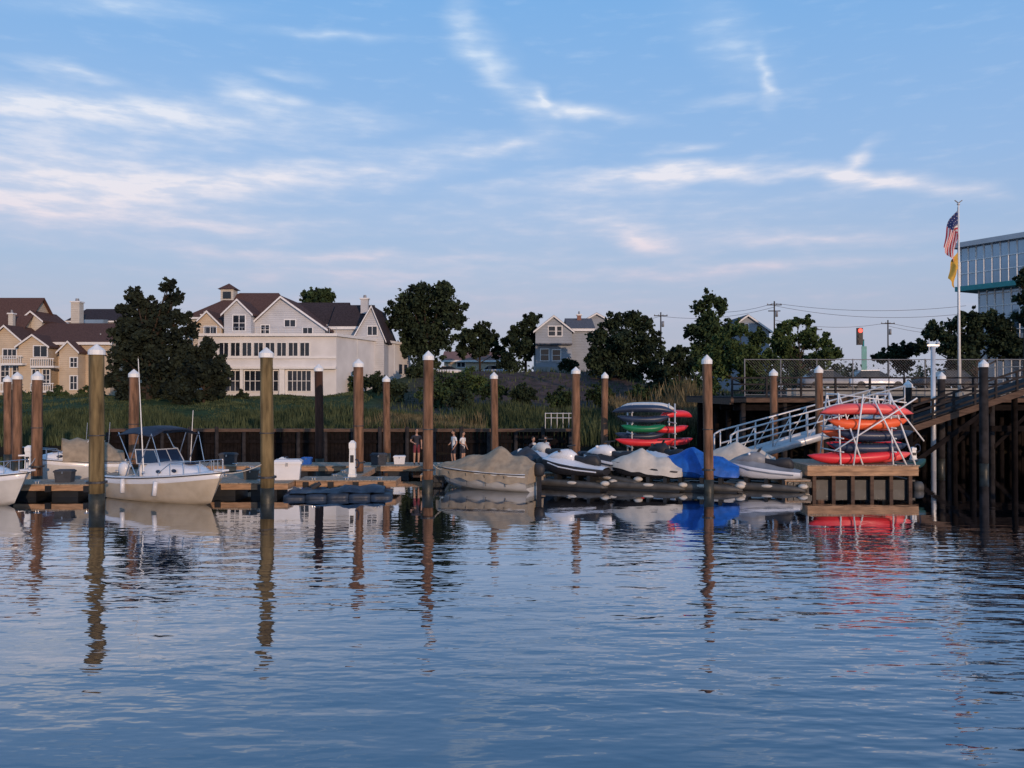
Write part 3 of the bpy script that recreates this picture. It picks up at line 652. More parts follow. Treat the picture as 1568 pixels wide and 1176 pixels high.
A=Asm('timber_ramp',(25,42.5,0),world=True)
p0=Vector((W(1396,42.5),42.5,Z(657,42.5)));p1=Vector((W(1568,42.5),42.5,Z(600,42.5))); p2=p1+(p1-p0)*.5
for y in(0,2.2):
    o=Vector((0,y,0)); A.p('stringers','wale').beam(p0+o,p2+o,.16,.30)
A.p('deck','pierwood').prism([p0+Vector((0,0,.2)),p2+Vector((0,0,.2)),p2+Vector((0,0,.26)),p0+Vector((0,0,.26))],(0,2.3,0))
rr=A.p('railing','pierwood'); 
for k in range(9):
    q=p0+(p2-p0)*k/8; rr.bx(q.x-.05,q.x+.05,q.y-.05,q.y+.05,q.z,q.z+1.15)
    if k%3==0:
        for y in(.2,2.0): A.p('supports','shade_dark_wood',True).tube((q.x,q.y+y,-1.5),(q.x,q.y+y,q.z-.1),.15,.15,8)
for h_ in(.45,.8,1.15): rr.beam(p0+Vector((0,-.08,h_)),p2+Vector((0,-.08,h_)),.05,.1)
A.p('landing','pierwood').bx(p0.x-1.6,p0.x-.03,42.3,44.9,p0.z-.12,p0.z+.18); A.p('shade_dark_bracing','shade_dark_wood').bx(p0.x-1.4,62,45.0,45.2,1.9,2.2)
A.p('shade_dark_bracing','shade_dark_wood').beam((p0.x,42.5,.4),(p0.x+3.4,42.5,p0.z+.7),.1,.22)
A.done()
A=Asm('dock_light_post',(W(1429,43),43,0)); A.p('post','metal',True).tube((0,0,-1),(0,0,Z(530,43)),.13,.11,12); q=A.p('crossarm','metal'); zt=Z(530,43); q.bx(-.3,.3,-.04,.04,zt,zt+.08); q.tube((-.2,0,zt-.3),(-.2,0,zt+.35),.03); q.ball((.24,-.03,zt+.16),.09); A.done()
A=Asm('gangway',(15,40.5,0),world=True); a0=Vector((W(1128,39.5),39.5,.85)); a1=Vector((W(1388,43.0),43.2,3.0)); dv=(a1-a0); side=Vector((-dv.y,dv.x,0)).normalized()*1.3
A.p('deck','lgrey').prism([a0,a1,a1+Vector((0,0,-.1)),a0+Vector((0,0,-.1))],side)
r=A.p('truss_rails','metal',True)
for o in(Vector(),side):
    r.beam(a0+o+Vector((0,0,-.06)),a1+o+Vector((0,0,-.06)),.09,.34)
    for h_ in(1.3,.68): r.tube(a0+o+Vector((0,0,h_)),a1+o+Vector((0,0,h_)),.042)
    n=10
    for k in range(n+1):
        q=a0+dv*k/n+o; r.tube(q,q+Vector((0,0,1.3)),.034)
        if k<n and k%2==0: q2=a0+dv*(k+1)/n+o; r.tube(q,q2+Vector((0,0,1.3)),.022)
    e=a0+o-dv.normalized()*.35; r.path([a0+o+Vector((0,0,1.3)),e+Vector((0,0,1.2)),e+Vector((0,0,.3)),a0+o],.042)
A.done()
dF=49.5; xF=W(1469,dF); zT=Z(314,dF)
A=Asm('flagpole',(xF,dF,ZD)); A.p('pole','cap',True).tube((0,0,0),(0,0,zT-ZD),.09,.045,12); A.p('finial','metal',True).ball((0,0,zT-ZD+.08),.09); q=A.p('eagle_wings','rub'); q.beam((0,0,zT-ZD+.14),(.22,0,zT-ZD+.3),.03,.05); q.beam((0,0,zT-ZD+.14),(-.22,0,zT-ZD+.3),.03,.05); A.p('base','concrete').tube((0,0,0),(0,0,.25),.25,.22,12); A.p('halyard','rub').tube((-.1,0,1),(-.06,0,zT-ZD-.1),.008,.008,4); A.done()
def flag(name,zt_,hoist,fly,us=True,spread=.62):
    nu,nv=26,13; P=[[None]*(nv+1) for _ in range(nu+1)]
    for a in range(nu+1):
        u=a/nu*fly
        for c in range(nv+1):
            v=c/nv*hoist; k=min(1,u/.6); t=u/fly
            x=-.07-spread*(1-math.exp(-2.2*t))*(1-.75*v/hoist)-.06*math.sin(t*7+v*2)*k
            P[a][c]=(xF+x, dF-.04+.13*math.sin(v*6+u*1.5)*k, zt_-u*.80-v*(1-.42*k))
    groups={}
    for a in range(nu):
        for c in range(nv):
            if us: m='fl_blue' if (c<7 and a<nu*.4) else ('fl_red' if c%2==0 else 'fl_white')
            else: m='yellow'
            if us and m=='fl_blue' and (a+c)%2==0 and a%2==0: m='star'
            groups.setdefault(m,[]).append([P[a][c],P[a+1][c],P[a+1][c+1],P[a][c+1]])
    A=Asm(name,(xF,dF,zt_),world=True)
    for m,q in groups.items():
        for f_ in q:
            if m=='star':
                c_=sum((Vector(p) for p in f_),Vector())/4; A.p('stars','fl_white').add([Vector(p)*.45+c_*.55+Vector((0,-.006,0)) for p in f_],[(0,1,2,3)])
                A.p('canton','fl_blue',True).add(f_,[(0,1,2,3)])
            else: A.p({'fl_blue':'canton','fl_red':'red_stripes','fl_white':'white_stripes','yellow':'cloth'}[m],m,True).add(f_,[(0,1,2,3)])
    A.done()
flag('american_flag',zT-.3,1.6,2.7,True,.95); flag('yellow_flag',Z(386,dF),1.0,1.9,False,.6)
# ------------------------------------------------------------------ buildings
def window(A,x0,x1,z0,z1,y,nx=1,nz=1,t=.1,mat='win',trim='white'):
    A.p('window_glass',mat).bx(x0,x1,y-.03,y+.02,z0,z1); fr=A.p('window_frames',trim)
    fr.bx(x0-t,x0,y-.09,y+.02,z0-t,z1+t);fr.bx(x1,x1+t,y-.09,y+.02,z0-t,z1+t);fr.bx(x0,x1,y-.088,y+.02,z1,z1+t);fr.bx(x0,x1,y-.11,y+.02,z0-t,z0)
    for i in range(1,nx): xx=x0+(x1-x0)*i/nx; fr.bx(xx-.035,xx+.035,y-.06,y-.031,z0,z1)
    for i in range(1,nz): zz=z0+(z1-z0)*i/nz; fr.bx(x0,x1,y-.055,y-.031,zz-.03,zz+.03)
def gable(A,x0,x1,y0,y1,z0,ze,zr,axis,wall,roof,ov=.4,tag='',trim=True,rx=None):
    w=A.p('walls'+tag,wall)
    if axis=='y':
        xm=(x0+x1)/2 if rx is None else rx
        w.prism([(x0,y0,z0),(x1,y0,z0),(x1,y0,ze),(xm,y0,zr),(x0,y0,ze)],(0,y1-y0,0))
        for xe in(x0,x1):
            sl=(zr-ze)/(xm-xe); xo=xe-ov if xe<xm else xe+ov; zo=ze-abs(sl)*ov
            A.p('roof'+tag,roof).prism([(xo,y0-ov,zo+.03),(xm,y0-ov,zr+.03),(xm,y0-ov,zr+.25),(xo,y0-ov,zo+.25)],(0,y1-y0+2*ov,0))
            if trim: A.p('rake_boards','white').prism([(xo,y0-ov-.05,zo-.05),(xm,y0-ov-.05,zr-.05),(xm,y0-ov-.05,zr+.2),(xo,y0-ov-.05,zo+.2)],(0,.045,0))
    else:
        ym=(y0+y1)/2
        w.prism([(x0,y0,z0),(x0,y1,z0),(x0,y1,ze),(x0,ym,zr),(x0,y0,ze)],(x1-x0,0,0))
        for ye in(y0,y1):
            sl=(zr-ze)/abs(ym-ye); yo=ye-ov if ye<ym else ye+ov; zo=ze-sl*ov
            A.p('roof'+tag,roof).prism([(x0-ov,yo,zo+.03),(x0-ov,ym,zr+.03),(x0-ov,ym,zr+.25),(x0-ov,yo,zo+.25)],(x1-x0+2*ov,0,0))
        if trim: A.p('eave_fascia','white').bx(x0-ov,x1+ov,y0-ov-.06,y0-ov-.01,ze-(zr-ze)/(ym-y0)*ov-.15,ze-(zr-ze)/(ym-y0)*ov+.2)
def hip(A,x0,x1,y0,y1,z0,ze,zr,wall,roof,rx0,rx1,tag='',ov=.4):
    A.p('walls'+tag,wall).bx(x0,x1,y0,y1,z0,ze); ym=(y0+y1)/2
    v=[(x0-ov,y0-ov,ze),(x1+ov,y0-ov,ze),(x1+ov,y1+ov,ze),(x0-ov,y1+ov,ze),(rx0,ym,zr),(rx1,ym,zr)]
    A.p('roof'+tag,roof).add([(a,b_,c+.01) for a,b_,c in v],[(0,1,5,4),(1,2,5),(2,3,4,5),(3,0,4),(0,3,2,1)])
    A.p('eaves'+tag,'white').bx(x0-ov-.04,x1+ov+.04,y0-ov-.04,y1+ov+.04,ze-.22,ze-.002)
def chimney(A,px0,px1,ytop,ybot,d,mat='creamwall'):
    x0,x1=W(px0,d),W(px1,d); w_=x1-x0; A.p('chimney',mat).bx(x0,x1,d,d+w_,Z(ybot,d),Z(ytop+5,d)); A.p('chimney_cap','white').bx(x0-.12,x1+.12,d-.12,d+w_+.12,Z(ytop+5,d)+.002,Z(ytop+3,d)); A.p('chimney_pot','grey').tube(((x0+x1)/2,d+w_/2,Z(ytop+3,d)),((x0+x1)/2,d+w_/2,Z(ytop,d)+.15),w_*.25,w_*.2,8)
A=Asm('clubhouse',(-25,95,4),world=True); D=92
x0,x1=W(303,D),W(515,D); zt=Z(515,D)
foot=[(x0,92),(x1,92),(-13.3,111),(-30,111)]
A.p('walls','wallw').prism([(x,y,2.5) for x,y in foot],(0,0,zt-2.5))
A.p('parapet','white').prism([(x0-.35,91.6,zt+.002),(x1+.15,91.6,zt+.002),(-13.0,111.2,zt+.002),(-30.2,111.2,zt+.002)],(0,0,.3))
A.p('string_course','white').bx(x0-.1,x1+.02,91.86,91.99,Z(549,D),Z(546,D)); A.p('string_course','white').bx(x0-.1,x1+.02,91.5,91.99,Z(565,D),Z(561.5,D))
for k in range(8):
    a=336+k*17.7; window(A,W(a,D),W(a+13.5,D),Z(545,D),Z(525,D),92,2,1,.07)
for a,b_,n in((318,338,2),(345,368,3),(375,399,3),(404,426,3),(441,476,5)):
    window(A,W(a,D),W(b_,D),4.1,Z(568,D),92,n,2,.07)
A.p('columns','white').bx(W(369,D),W(373.5,D),91.6,91.98,3.5,Z(565.5,D)); A.p('columns','white').bx(W(429,D),W(437,D),91.6,91.98,3.5,Z(565.5,D))
rl=A.p('roof_railing','metal'); 
for k in range(20): xx=x0+(x1-x0)*k/19; rl.tube((xx,92.1,zt+.28),(xx,92.1,zt+1.0),.02,.02,4)
rl.tube((x0,92.1,zt+1.0),(x1,92.1,zt+1.0),.02,.02,4)
dw=Vector((-13.3-x1,19,0)); dn=dw.normalized(); nn=Vector((dn.y,-dn.x,0))
for t in(.25,.5,.75):
    p=Vector((x1,92,0))+dw*t+nn*.02; A.p('downpipes','lgrey').tube((p.x,p.y,4),(p.x,p.y,zt),.06,.06,6)
for t in(.82,.9): 
    p=Vector((x1,92,6.9))+dw*t+nn*.03; A.p('side_windows','win').beam(p,p+dn*.9,.05,1.2)
A.done()
A=Asm('gabled_townhouse',(-27,103,4),world=True); D=101
hip(A,W(296,106),W(436,106),104,113,4,Z(488,106),Z(445,106),'creamwall','roofb',W(365,108),W(425,108),'_rear')
gable(A,W(384,D),W(500,D),100,109,4,Z(503,100),Z(456,100),'y','wallw2','roofb',.45,'_front',rx=W(434,D))
gable(A,W(440,105),W(522,105),104.5,113,4,Z(497,105),Z(464,107),'x','creamwall','roofd',.4,'_cross')
gable(A,W(345,99),W(386,99),98.5,103,4,Z(480,98.5),Z(460,98.5),'y','wallw2','roofb',.3,'_bay')
gable(A,W(515,106),W(568,106),103,111,4,Z(500,103),Z(470,107),'x','wallw2','roofd',.3,'_right')
gable(A,W(545,102),W(590,102),101,111,4,Z(516,101),Z(470,101),'y','wallw2','roofd',.3,'_right_gable',rx=W(571,102))
gable(A,W(300,100),W(344,100),99,106,4,Z(500,99),Z(478,99),'y','tanwall','roofb',.3,'_left_bay')
window(A,W(357,98.5),W(375,98.5),Z(506,98.5),Z(483,98.5),98.5,2,2,.12)
window(A,W(436,100),W(452,100),Z(500,100),Z(490,100),100,2,1,.12); window(A,W(400,100),W(412,100),Z(512,100),Z(498,100),100,2,2,.1); window(A,W(464,100),W(478,100),Z(514,100),Z(502,100),100,2,1,.1)
window(A,W(313,99),W(331,99),Z(513,99),Z(500,99),99,2,1,.1); window(A,W(563,101),W(577,101),Z(513,101),Z(500,101),101,2,1,.1)
cx0,cx1=W(333,106),W(353,106); A.p('cupola','creamwall').bx(cx0,cx1,107,107+cx1-cx0,Z(462,106),Z(441,106)); cm=(cx0+cx1)/2
A.p('cupola_roof','roofb').add([(cx0-.3,106.7,Z(441,106)),(cx1+.3,106.7,Z(441,106)),(cx1+.3,109,Z(441,106)),(cx0-.3,109,Z(441,106)),(cm,107.8,Z(431,106))],[(0,1,4),(1,2,4),(2,3,4),(3,0,4),(0,3,2,1)])
A.p('cupola_louvre','win').bx(cx0+.3,cx1-.3,106.95,107.02,Z(456,106),Z(445,106))
chimney(A,552,563,453,480,105,'wallw2'); chimney(A,308,315,478,500,103,'creamwall')
A.done()
A=Asm('condominium_block',(-58,112,4),world=True); D=110
gable(A,W(-120,D),W(14,D),112,123,2,Z(512,112),Z(458,117),'x','tanwall','roofb',.4,'_west')
gable(A,W(-10,D),W(40,D),109,118,2,Z(522,109),Z(500,109),'y','tanwall','roofb',.4,'_gable_a')
gable(A,W(36,D),W(166,D),110.5,121,2,Z(524,110.5),Z(497,115),'x','tanwall','roofb',.4,'_mid')
gable(A,W(42,D),W(86,D),108,112,2,Z(530,108),Z(514,108),'y','tanwall','roofb',.35,'_gable_b')
gable(A,W(100,D),W(128,D),108.5,112,2,Z(538,108.5),Z(524,108.5),'y','tanwall','roofb',.3,'_gable_c')
gable(A,W(38,116),W(70,116),115,121,4,Z(492,116),Z(479,116),'y','creamwall','roofb',.3,'_dormer')
hip(A,W(122,125),W(190,125),122,132,4,Z(494,125),Z(471,125),'creamwall','roofd',W(132,127),W(182,127),'_rear')
A.p('skylights','curtain').bx(W(130,122),W(168,122),121.2,121.5,Z(498,122),Z(490,122))
chimney(A,108,121,458,496,116); chimney(A,12,19,476,500,112); chimney(A,150,155,512,530,112)
for a,b_,t,bt,yy,nx,nz in((5,25,535,548,109,3,1),(52,72,530,546,108,2,1),(2,14,560,585,109,2,3),(20,32,560,585,109,2,3),(50,60,566,590,108,2,3),(66,76,566,590,108,2,3),(92,98,552,566,110.5,1,2),(108,118,548,562,108.5,2,2),(108,118,576,596,108.5,2,2),(138,146,545,560,110.5,2,2),(138,146,572,590,110.5,2,2),(-30,-15,540,560,112,2,2)):
    window(A,W(a,yy),W(b_,yy),Z(bt,yy),Z(t,yy),yy,nx,nz,.12)
bl=A.p('balconies','white')
for a,b_,y_ in((0,34,556,),(46,82,560),(46,82,598),(0,34,598)):
    D2=107; x0,x1=W(a,D2),W(b_,D2); z=Z(y_,D2); bl.bx(x0,x1,D2,108.4,z-.25,z); 
    bl.bx(x0,x1,D2,D2+.06,z+.85,z+.95)
    q=x0
    while q<x1: bl.bx(q,q+.06,D2+.005,D2+.055,z,z+.849); q+=.28
A.done()
A=Asm('grey_house',(6,118,7),world=True); D=116
gable(A,W(820,D),W(876,D),116,126,4.5,Z(507,D),Z(485,D),'y','greywall','roofg',.3,'_front',rx=W(848,D))
gable(A,W(870,120),W(906,120),118,128,4.5,Z(506,120),Z(490,123),'x','greywall','roofg',.3,'_side')
gable(A,W(885,130),W(942,130),130,140,4.5,Z(497,130),Z(481,130),'y','greywall','roofg',.4,'_rear')
for a,b_,t,bt in((840,850,500,514),(853,860,500,514),(828,840,535,552),(846,858,536,552)): window(A,W(a,D),W(b_,D),Z(bt,D),Z(t,D),D,1,2,.12)
chimney(A,884,890,478,500,122,'brick'); A.p('porch_roof','roofg').bx(W(820,D),W(876,D),115.2,115.95,Z(528,D),Z(526,D)); A.p('foundation','concrete').bx(W(819,D),W(877,D),115.9,116.0,5,Z(562,D)); A.done()
A=Asm('grey_house',(35,128,6),world=True); gable(A,W(1112,125),W(1178,125),125,135,4,Z(507,125),Z(484,125),'y','greywall','roofg',.4); window(A,W(1135,125),W(1146,125),Z(508,125),Z(496,125),125,2,2,.1); A.done()
A=Asm('low_house',(-10,150,6),world=True); gable(A,W(680,150),W(770,150),150,160,4,Z(552,150),Z(540,155),'x','tanwall','brick',.4); window(A,W(700,150),W(712,150),Z(562,150),Z(555,150),150,2,1,.1); A.done()
A=Asm('glass_office_building',(50,80,4),world=True)
P0=Vector((W(1472,88),88,0)); dv=Vector((3.4,-6.3,0)).normalized(); nv=Vector((dv.y,-dv.x,0)).normalized()
if nv.x>0: nv=-nv
Lf=30; bk=-nv*14
def slab(part,mat,z0,z1,o=0,ln=Lf): 
    a=P0+nv*o-dv*o; b_=P0+dv*ln+nv*o
    A.p(part,mat).prism([(a.x,a.y,z0),(b_.x,b_.y,z0),((b_+bk).x,(b_+bk).y,z0),((a+bk).x,(a+bk).y,z0)],(0,0,z1-z0))
slab('glass_lower','curtain',2,14.4,-1.2); slab('terrace','teal',14.4,14.9,.4); slab('glass_upper','curtain',14.9,18.9,0); slab('roof_edge','lgrey',18.9,19.4,.7); slab('floor_band','lgrey',9.3,9.8,-1.1)
mu=A.p('mullions','cap')
for k in range(36):
    p=P0+dv*k*.84+nv*.05; mu.bx(p.x-.055,p.x+.055,p.y-.055,p.y+.055,14.9,18.9)
    p=P0+dv*k*.84-nv*1.15+dv*1.2; mu.bx(p.x-.055,p.x+.055,p.y-.055,p.y+.055,2,14.4)
for z in(16.2,17.5): a=P0+nv*.05+Vector((0,0,z)); mu.beam(a,a+dv*Lf,.1,.11)
for z in np.arange(4,14.4,1.25): a=P0-nv*1.13+dv*1.2+Vector((0,0,z)); mu.beam(a,a+dv*Lf,.1,.1)
for k in range(6): p=P0-nv*k*1.5-dv*.03; mu.bx(p.x-.03,p.x+.03,p.y-.03,p.y+.03,15,18.7)
A.done()
# ------------------------------------------------------------------ utility poles, wires, signal
for px,top,d in((1012,478,150),(1186,461,140),(1360,490,150),(1250,500,170),(1530,500,160)):
    A=Asm('utility_pole',(W(px,d),d,3.5)); h_=Z(top,d)-3.5; q=A.p('pole','bark',True); q.tube((0,0,0),(0,0,h_),.16,.11,8); c=A.p('crossarms','bark'); c.bx(-1.2,1.2,-.08,.08,h_-.7,h_-.55)
    if px==1186: c.bx(-1.0,1.0,-.08,.08,h_-1.7,h_-1.55)
    i_=A.p('insulators','grey'); [i_.tube((x,0,h_-.55),(x,0,h_-.35),.06,.05,6) for x in(-1.1,-.4,.4,1.1)]
    A.p('transformer','grey',True).tube((.35,-.1,h_-2.6),(.35,-.1,h_-1.6),.22,.22,10); A.done()
A=Asm('power_lines',(30,140,20),world=True); wr=A.p('wires','fence')
def wire(a,b_,sag,r=.032):
    a=Vector(a);b_=Vector(b_); pts=[a.lerp(b_,t/14)-Vector((0,0,4*sag*(t/14)*(1-t/14))) for t in range(15)]; wr.path(pts,r,4)
wire((W(1100,150),150,Z(478,150)),(W(1186,140),140,Z(464,140)),.4); wire((W(1186,140),140,Z(464,140)),(W(1480,130),130,Z(468,130)),1.0); wire((W(1186,140),140,Z(468,140)),(W(1480,130),130,Z(480,130)),1.2)
wire((W(900,160),160,Z(500,160)),(W(1012,150),150,Z(484,150)),.5); wire((W(1012,150),150,Z(484,150)),(W(1186,140),140,Z(470,140)),1); wire((W(1186,140),140,Z(490,140)),(W(1360,150),150,Z(494,150)),1.0); wire((W(1360,150),150,Z(494,150)),(W(1560,150),150,Z(505,150)),1); wire((W(1360,150),150,Z(499,150)),(W(1560,150),150,Z(512,150)),1)
A.done()
d=75; A=Asm('traffic_light',(W(1322,d),d,3.7)); h_=Z(504,d)-3.7
A.p('pole','teal',True).tube((0,0,0),(0,0,h_-.9),.13,.09,10); A.p('sign_panel','teal').bx(-.2,.25,-.16,-.11,h_*.35,h_*.74)
bx=A.p('signal_head','dgrey'); bx.bx(-.62,-.14,-.3,-.02,h_-1.4,h_+.1); A.p('bracket','dgrey').bx(-.14,.05,-.1,-.05,h_-1.0,h_-.92)
for k,m in enumerate(('lampred','dgrey','dgrey')): A.p('lens_%d'%k,m).tube((-.38,-.36,h_-.15-k*.48),(-.38,-.3,h_-.15-k*.48),.19,.19,14)
A.done()
A=Asm('road',(40,66,4),world=True)
A.p('asphalt','asphalt').bx(20,120,62,72,3.2,4.14); A.p('kerb','concrete').bx(20,120,61.7,61.99,3.2,4.26); A.p('lane_marking','cap').bx(20,120,66.9,67.05,4.14,4.144); A.done()
def car(x,y,z,rz,mat):
    A=Asm('parked_car',(x,y,z),rz); b_=A.p('body',mat,True)
    R=[]
    for xx,w,h in((-2.2,.72,.75),(-2.1,.85,.92),(-1.2,.88,.95),(.9,.88,.95),(1.9,.84,.8),(2.2,.7,.62)):
        R.append([(xx,-w,.28),(xx,-w*1.02,.6),(xx,-w*.92,h),(xx,w*.92,h),(xx,w*1.02,.6),(xx,w,.28)])
    b_.loft(R); R=[]
    for xx,w,h in((-1.9,.76,.93),(-1.3,.62,1.42),(.1,.62,1.45),(1.0,.76,.95)): R.append([(xx,-w,.9),(xx,-w*.9,h),(xx,w*.9,h),(xx,w,.9)])
    A.p('cabin_glass','win').loft(R); A.p('roof',mat).prism([(-1.3,-.58,1.44),(.1,-.58,1.46),(.1,.58,1.46),(-1.3,.58,1.44)],(0,0,.05))
    t=A.p('wheels','dgrey')
    for xx in(-1.4,1.35):
        for s in(-1,1): t.tube((xx,s*.68,.33),(xx,s*.9,.33),.33,.33,14)
    A.done()
car(W(1340,64.3),64.3,4.14,0,'gel'); car(W(1270,64.5),64.5,4.14,.03,'grey'); car(W(1445,64.5),64.5,4.14,math.pi,'greyc'); car(W(690,128),128,float(terr(W(690,128),128)),.1,'gel'); car(W(760,126),126,float(terr(W(760,126),126)),.1,'gel')
A=Asm('shore_railing',(2,60,1),world=True); r=A.p('rails','metal')
for px in range(835,880,9): x=W(px,60); z=float(terr(x,60)); r.tube((x,60,z-.2),(x,60,Z(632,60)),.03)
for z in(Z(633,60),Z(640,60)): r.tube((W(835,60),60,z),(W(878,60),60,z),.03)
A.done()
# ------------------------------------------------------------------ vegetation
def leaves(centers,radii,n,leaf,seed):
    R=np.random.default_rng(seed); c=np.array(centers);r=np.array(radii); pr=r**1.9/np.sum(r**1.9)
    k=R.choice(len(c),n,p=pr); dr=R.normal(size=(n,3)); dr/=np.linalg.norm(dr,axis=1)[:,None]
    rad=r[k]*R.random(n)**.42*(1+.18*R.normal(size=n)); p=c[k]+dr*rad[:,None]*np.array([1,1,.85])
    a=R.normal(size=(n,3));a/=np.linalg.norm(a,axis=1)[:,None]; b_=np.cross(a,R.normal(size=(n,3)));b_/=np.linalg.norm(b_,axis=1)[:,None]
    s=leaf*R.uniform(.45,1.25,n)[:,None]; a*=s; b_*=s*.62
    V=np.stack([p-a,p-b_,p+a,p+b_],1).reshape(-1,3); return V,np.arange(4*n).reshape(-1,4)
def tree(name,px,d,base_py,lobes,n,leaf,mat,seed,depth=.55,z0=None,grow=1.05):
    x=W(px,d); z0=float(terr(x,d))-.1 if z0 is None else z0
    R=random.Random(seed); C=[];RR=[]
    e=bpy.data.objects.new(name,None); e.location=(x,d,z0); sc.collection.objects.link(e)
    big=[]
    for (lx,ly,lr) in lobes:
        r=lr/F*d*grow; c=Vector((W(lx,d)-x,R.uniform(-1,1)*r*depth,Z(ly,d)-z0)); big.append((c,r)); 
        C.append(c[:]);RR.append(r*.78)
        for q in range(13):
            v=Vector((R.gauss(0,1),R.gauss(0,1),R.gauss(0,1))).normalized(); C.append((c+v*r*R.uniform(.6,1.08))[:]); RR.append(r*R.uniform(.12,.36))
    V,Fq=leaves(C,RR,int(n*1.3),leaf*1.08,seed); fastmesh('crown',V,Fq,M[mat],e)
    mb=MB(); top=max(c.z for c,r in big); h_=top*.55; tr=max(.12,top*.028)
    mb.tube((0,0,0),(R.uniform(-.1,.1)*h_*.2,0,h_),tr,tr*.6,8)
    for c,r in big: 
        s=Vector((0,0,min(h_*.9,max(.4,c.z*.5)))); m_=s.lerp(c,.5)+Vector((0,0,-.1*r)); mb.tube(s,m_,tr*.5,tr*.3,6); mb.tube(m_,c+Vector((0,0,r*.4)),tr*.3,tr*.08,5)
        for q in range(4): v=Vector((R.gauss(0,1),R.gauss(0,1),abs(R.gauss(0,1)))).normalized(); mb.tube(m_.lerp(c,.5),c+v*r*.85,tr*.14,tr*.04,4)
    me=bpy.data.meshes.new('trunk'); me.from_pydata(mb.v,[],mb.f); me.materials.append(M['bark']); o=bpy.data.objects.new('trunk_and_limbs',me); o.parent=e; sc.collection.objects.link(o)
tree('pine_tree',228,84,600,[(208,452,14),(218,465,14),(258,440,12),(270,455,12),(205,482,26),(240,478,24),(275,488,16),(190,515,28),(225,515,34),(265,520,32),(205,555,32),(250,560,36),(290,560,26),(180,545,18),(195,590,24),(240,595,26),(172,580,14)],20000,.22,'leaf_p',1)
tree('spreading_tree',312,82,605,[(310,540,20),(328,565,22),(300,575,28),(325,595,20),(285,595,24),(338,580,8)],8000,.22,'leaf_p',2)
tree('oak_tree',487,118,500,[(487,455,18),(470,458,13),(502,458,12),(485,470,20)],3000,.26,'leaf_m',3,z0=5)
tree('oak_tree',652,108,560,[(650,455,26),(625,460,22),(680,460,24),(605,478,18),(700,472,14),(650,485,34),(620,495,22),(690,490,22),(645,515,34),(675,520,22),(625,530,18),(650,545,24)],13000,.25,'leaf_d',4)
tree('maple_tree',735,122,550,[(735,505,14),(715,518,14),(752,520,14),(735,530,22),(708,535,12),(762,538,10)],4000,.28,'leaf_d',5)
tree('maple_tree',805,118,560,[(815,490,13),(800,505,16),(785,520,14),(820,512,14),(800,535,22),(778,545,12)],4500,.27,'leaf_d',6)
tree('linden_tree',955,98,590,[(965,486,15),(940,495,17),(985,498,17),(918,520,18),(955,520,34),(1000,525,18),(912,545,16),(940,555,32),(990,555,28),(965,575,22),(918,565,18)],14000,.22,'leaf_d',7)
tree('elm_tree',1088,112,560,[(1085,458,13),(1070,470,12),(1105,468,12),(1085,492,22),(1062,505,14),(1112,505,14),(1085,525,24),(1065,545,16)],6500,.26,'leaf_m',8)
tree('willow_tree',1140,74,600,[(1108,520,15),(1130,505,14),(1095,540,18),(1130,545,28),(1160,520,16),(1105,568,22),(1150,570,24),(1075,560,12),(1175,550,16),(1180,578,16)],11500,.16,'leaf_l',9)
tree('willow_tree',1225,76,600,[(1205,502,12),(1220,492,8),(1238,492,8),(1195,525,20),(1235,520,20),(1265,525,14),(1215,550,24),(1255,550,20),(1282,540,10),(1230,580,22),(1270,580,16)],11500,.16,'leaf_l',10)
tree('evergreen_tree',1495,84,560,[(1430,508,18),(1460,498,15),(1490,488,16),(1515,490,18),(1540,505,20),(1450,525,22),(1490,520,28),(1530,530,26),(1415,530,12),(1470,548,24),(1555,530,20)],12000,.2,'leaf_d',11)
tree('maple_tree',1572,66,560,[(1568,428,12),(1582,420,18),(1574,455,16),(1590,480,26),(1572,490,12),(1600,440,26)],3500,.2,'leaf_d',12,grow=1.0)
tree('maple_tree',1040,105,570,[(1035,545,16),(1050,560,16),(1025,570,16)],2500,.24,'leaf_d',13)
tree('maple_tree',1385,95,570,[(1370,540,13),(1395,535,14),(1350,548,12),(1385,555,16)],2500,.22,'leaf_d',14)
for k,(px,d,py,r,m) in enumerate([(690,80,585,20,'leaf_m'),(720,82,580,16,'leaf_l'),(665,78,598,18,'leaf_m'),(755,78,594,14,'leaf_m'),(860,76,606,14,'leaf_m'),(1040,72,596,18,'leaf_m'),(1075,70,590,16,'leaf_l'),(600,84,590,14,'leaf_d'),(370,86,606,7,'leaf_d'),(640,100,565,14,'leaf_d'),(780,110,553,12,'leaf_d'),(1200,70,580,16,'leaf_m'),(1160,68,588,14,'leaf_m'),(90,92,604,12,'leaf_m'),(140,90,602,14,'leaf_m'),(30,92,604,12,'leaf_m'),(545,95,584,12,'leaf_m'),(870,112,556,10,'leaf_d'),(980,80,600,12,'leaf_m'),(800,76,600,13,'leaf_d'),(705,72,608,13,'leaf_d'),(920,78,600,14,'leaf_m'),(575,90,580,12,'leaf_d'),(1010,82,590,14,'leaf_d')]):
    tree('shrub',px,d,py,[(px,py,r),(px-r,py+r*.4,r*.75),(px+r,py+r*.35,r*.75),(px+r*.2,py+r*.9,r)],1500,.15,m,50+k)
C=[];RR=[]
for k in range(260):
    x=rng.uniform(-260,300); y=rng.uniform(215,260); C.append((x,y,rng.uniform(5,10)));RR.append(rng.uniform(3.5,5.5))
V,Fq=leaves(C,RR,26000,.7,77); fastmesh('distant_tree_line',V,Fq,M['leaf_d'])
